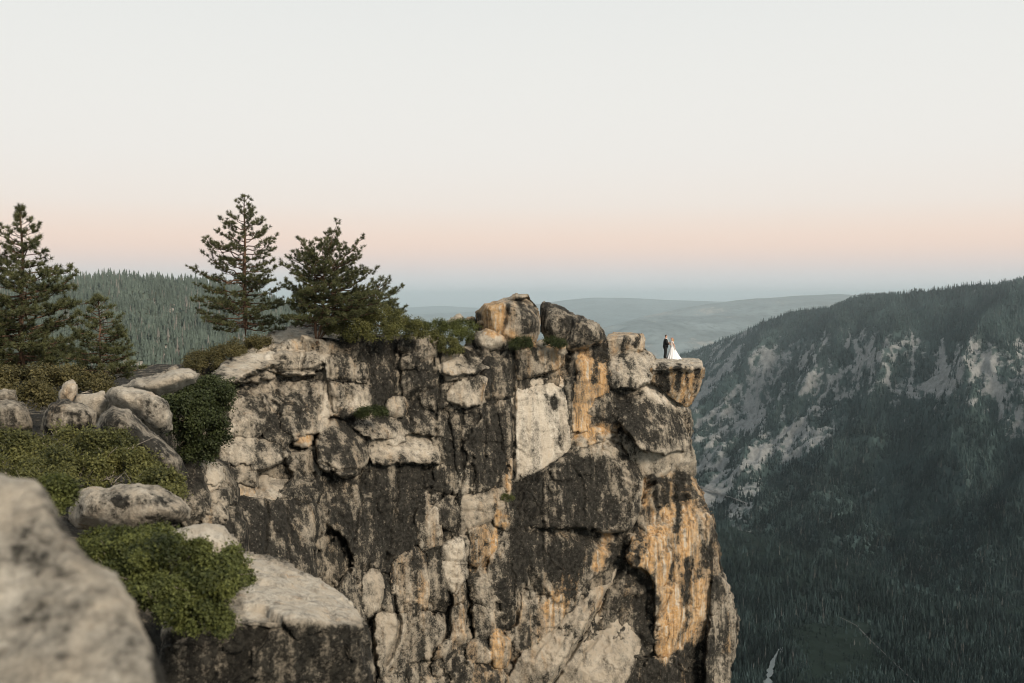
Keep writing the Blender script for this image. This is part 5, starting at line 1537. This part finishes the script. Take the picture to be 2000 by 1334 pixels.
def body(name, parent, J, wrists, hand_dir, scale=1.0):
    """J: joint name -> (x, y, z, r); returns one continuous body with five fingered hands"""
    order = ["pelvis", "belly", "chest", "neck0", "neck1", "jaw", "head", "crown", "nose", "sl", "el", "wl", "pl_", "sr", "er", "wr", "pr_", "hl", "kl", "al", "tl", "hr", "kr", "ar", "tr"]
    V = [J[k] for k in order]
    I = {k: i for i, k in enumerate(order)}
    E = [(I[a], I[b_]) for a, b_ in [("pelvis", "belly"), ("belly", "chest"), ("chest", "neck0"), ("neck0", "neck1"), ("neck1", "jaw"), ("jaw", "head"), ("head", "crown"), ("jaw", "nose"), ("chest", "sl"), ("sl", "el"), ("el", "wl"), ("wl", "pl_"),
                                     ("chest", "sr"), ("sr", "er"), ("er", "wr"), ("wr", "pr_"), ("pelvis", "hl"), ("hl", "kl"), ("kl", "al"), ("al", "tl"), ("pelvis", "hr"), ("hr", "kr"), ("kr", "ar"), ("ar", "tr")]]
    for palm, hd in (("pl_", hand_dir[0]), ("pr_", hand_dir[1])):
        p = Vector(J[palm][:3]); d = Vector(hd).normalized()
        s_ = d.cross(Vector((0, 0, 1)))
        if s_.length < .2:
            s_ = Vector((0, 1, 0))
        s_.normalize()
        for k, (o_, l_) in enumerate([(-.033, .060), (-.011, .072), (.011, .068), (.033, .052)]):
            a = p + s_ * o_ + d * .045
            m = a + d * l_ * .6
            e = a + d * l_ * .9 + Vector((0, 0, -.02))
            i0 = len(V)
            V += [tuple(a) + (.0095,), tuple(m) + (.009,), tuple(e) + (.008,)]
            E += [(I[palm], i0), (i0, i0 + 1), (i0 + 1, i0 + 2)]
        a = p + s_ * -.045 + d * .01; e = a + d * .04 + s_ * -.02
        i0 = len(V)
        V += [tuple(a) + (.010,), tuple(e) + (.009,)]
        E += [(I[palm], i0), (i0, i0 + 1)]
    return skinned(name, parent, V, E, M_SKIN)


STAND_Y = 76.4
tip = None
for o in CLIFF_PARTS:
    if o.name.startswith("tip_slab"):
        tip = o


def top_z(x, y):
    n_ = len(tip.data.vertices)
    co = np.empty(n_ * 3, np.float32); tip.data.vertices.foreach_get("co", co); co = co.reshape(-1, 3)
    d = np.hypot(co[:, 0] - x, co[:, 1] - y)
    k = np.argsort(d)[:60]
    return float(co[k, 2].max())


gx0 = float(at(1299.5, 702, STAND_Y).x); bx0_ = float(at(1312.8, 702, STAND_Y).x)
groom = empty("person", (gx0, STAND_Y, top_z(gx0, STAND_Y) - .02))
tag(groom, "person in black suit and white shirt standing at the cliff tip", "person", "couple on the cliff tip")
J = dict(pelvis=(0, 0, .96, (.08, .10)), belly=(.02, 0, 1.14, (.08, .10)), chest=(.03, 0, 1.36, (.09, .12)), neck0=(.02, 0, 1.51, .06), neck1=(.035, 0, 1.57, .056), jaw=(.06, 0, 1.63, .072), head=(.055, 0, 1.71, .092), crown=(.04, 0, 1.78, .062), nose=(.135, 0, 1.665, .017),
         sl=(.02, -.19, 1.44, .065), el=(.08, -.26, 1.17, .048), wl=(.32, -.17, 1.10, .034), pl_=(.40, -.13, 1.11, .032), sr=(.02, .19, 1.44, .065), er=(.10, .25, 1.18, .048), wr=(.32, .16, 1.20, .034), pr_=(.40, .12, 1.22, .032),
         hl=(0, -.09, .90, .07), kl=(.025, -.10, .50, .055), al=(-.03, -.11, .09, .042), tl=(.14, -.12, .04, .036), hr=(-.01, .09, .90, .07), kr=(.02, .10, .50, .055), ar=(-.06, .11, .09, .042), tr=(.11, .12, .04, .036))
body("body", groom, J, None, [(1, .4, .1), (1, -.4, .1)])
jk = skinned("jacket", groom, [(0, 0, .76, (.20, .23)), (.01, 0, .98, (.19, .22)), (.02, 0, 1.16, (.18, .21)), (.025, 0, 1.36, (.19, .22)), (.01, 0, 1.475, (.11, .13)),
                          (.02, -.20, 1.44, .10), (.075, -.27, 1.17, .085), (.28, -.185, 1.10, .062), (.02, .20, 1.44, .10), (.095, .26, 1.18, .085), (.28, .175, 1.195, .062)],
        [(0, 1), (1, 2), (2, 3), (3, 4), (3, 5), (5, 6), (6, 7), (3, 8), (8, 9), (9, 10)], M_SUIT)
skinned("trousers", groom, [(0, 0, 1.02, (.17, .20)), (0, -.09, .88, .135), (.025, -.10, .50, .105), (-.03, -.11, .03, .09), (-.01, .09, .88, .135), (.02, .10, .50, .105), (-.06, .11, .03, .09)], [(0, 1), (1, 2), (2, 3), (0, 4), (4, 5), (5, 6)], M_SUIT)
skinned("shirt", groom, [(.185, 0, 1.22, (.03, .03)), (.175, 0, 1.36, (.05, .05)), (.09, 0, 1.50, (.06, .07)), (.03, 0, 1.545, .070)], [(0, 1), (1, 2), (2, 3)], M_SHIRT)
skinned("cuff", jk, [(.285, -.183, 1.10, .040), (.335, -.163, 1.10, .038)], [(0, 1)], M_SHIRT, 1)
skinned("hair", groom, [(-.01, 0, 1.66, .072), (.015, 0, 1.74, .098), (.06, 0, 1.79, .070), (.11, 0, 1.775, .035)], [(0, 1), (1, 2), (2, 3)], M_HAIRD)
for sy, x_ in ((-.115, -.03), (.115, -.06)):
    skinned("shoe", groom, [(x_ - .06, sy, .06, (.065, .065)), (x_ + .08, sy - .005, .05, (.062, .052)), (x_ + .22, sy - .01, .04, (.055, .042))], [(0, 1), (1, 2)], M_SHOE, 1)

bride = empty("person", (bx0_, STAND_Y, top_z(bx0_, STAND_Y) - .02))
tag(bride, "person in long white wedding dress and flower crown at the cliff tip", "person", "couple on the cliff tip")
J = dict(pelvis=(0, 0, .93, (.07, .08)), belly=(-.01, 0, 1.06, (.06, .07)), chest=(-.02, 0, 1.26, (.08, .10)), neck0=(-.01, 0, 1.39, .05), neck1=(-.015, 0, 1.45, .046), jaw=(-.045, -.01, 1.51, .064), head=(-.04, -.01, 1.58, .084), crown=(-.03, -.01, 1.645, .058), nose=(-.10, -.055, 1.54, .015),
         sl=(-.01, -.155, 1.33, .048), el=(.12, -.20, 1.10, .038), wl=(.17, -.20, .90, .028), pl_=(.185, -.205, .82, .026), sr=(-.02, .155, 1.33, .048), er=(-.16, .19, 1.15, .038), wr=(-.34, .12, 1.24, .028), pr_=(-.41, .10, 1.26, .026),
         hl=(0, -.08, .88, .085), kl=(0, -.08, .48, .055), al=(0, -.08, .09, .036), tl=(-.12, -.09, .03, .030), hr=(0, .08, .88, .085), kr=(0, .08, .48, .055), ar=(0, .08, .09, .036), tr=(-.12, .09, .03, .030))
body("body", bride, J, None, [(.1, 0, -1), (-1, -.1, .2)])
# skirt with folds and a train to the right
nA, nZ = 72, 26
V = []
for j in range(nZ):
    t = j / (nZ - 1)
    z = 1.04 * (1 - t) + .015 * t
    for i in range(nA):
        a = 2 * math.pi * i / nA
        r = .125 + .34 * t ** 1.15
        fold = 1 + (.02 + .085 * t) * math.sin(a * 11 + 1.5 * math.sin(a * 3)) + .03 * t * math.sin(a * 23)
        x = math.cos(a) * r * fold
        y = math.sin(a) * r * fold * .95
        x += .02 + max(0, math.cos(a)) * .20 * t ** 1.6
        V.append((x, y, z + .02 * t * math.sin(a * 7)))
q = np.array([(j * nA + i, j * nA + (i + 1) % nA, (j + 1) * nA + (i + 1) % nA, (j + 1) * nA + i) for j in range(nZ - 1) for i in range(nA)])
mk("skirt", np.array(V), q, M_DRESS, bride, True)
skinned("bodice", bride, [(0, 0, .95, (.16, .18)), (-.01, 0, 1.08, (.14, .16)), (-.02, 0, 1.26, (.155, .18)), (-.01, 0, 1.36, (.10, .12)), (-.01, -.165, 1.335, .058), (.02, -.18, 1.28, .052), (-.02, .165, 1.335, .058), (-.05, .18, 1.28, .052)],
        [(0, 1), (1, 2), (2, 3), (2, 4), (4, 5), (2, 6), (6, 7)], M_LACE)
skinned("hair", bride, [(.02, 0, 1.60, .090), (.055, .01, 1.50, .070), (.065, .0, 1.38, .060), (.06, .0, 1.27, .040)], [(0, 1), (1, 2), (2, 3)], M_HAIRB)
th_ = [2 * math.pi * k / 14 for k in range(14)]
skinned("flower_crown", bride, [(-.035 + .095 * math.cos(a), -.01 + .095 * math.sin(a), 1.635 + .012 * math.cos(a), .020 + .006 * math.sin(5 * a)) for a in th_], [(k, (k + 1) % 14) for k in range(14)], M_CROWN, 1)
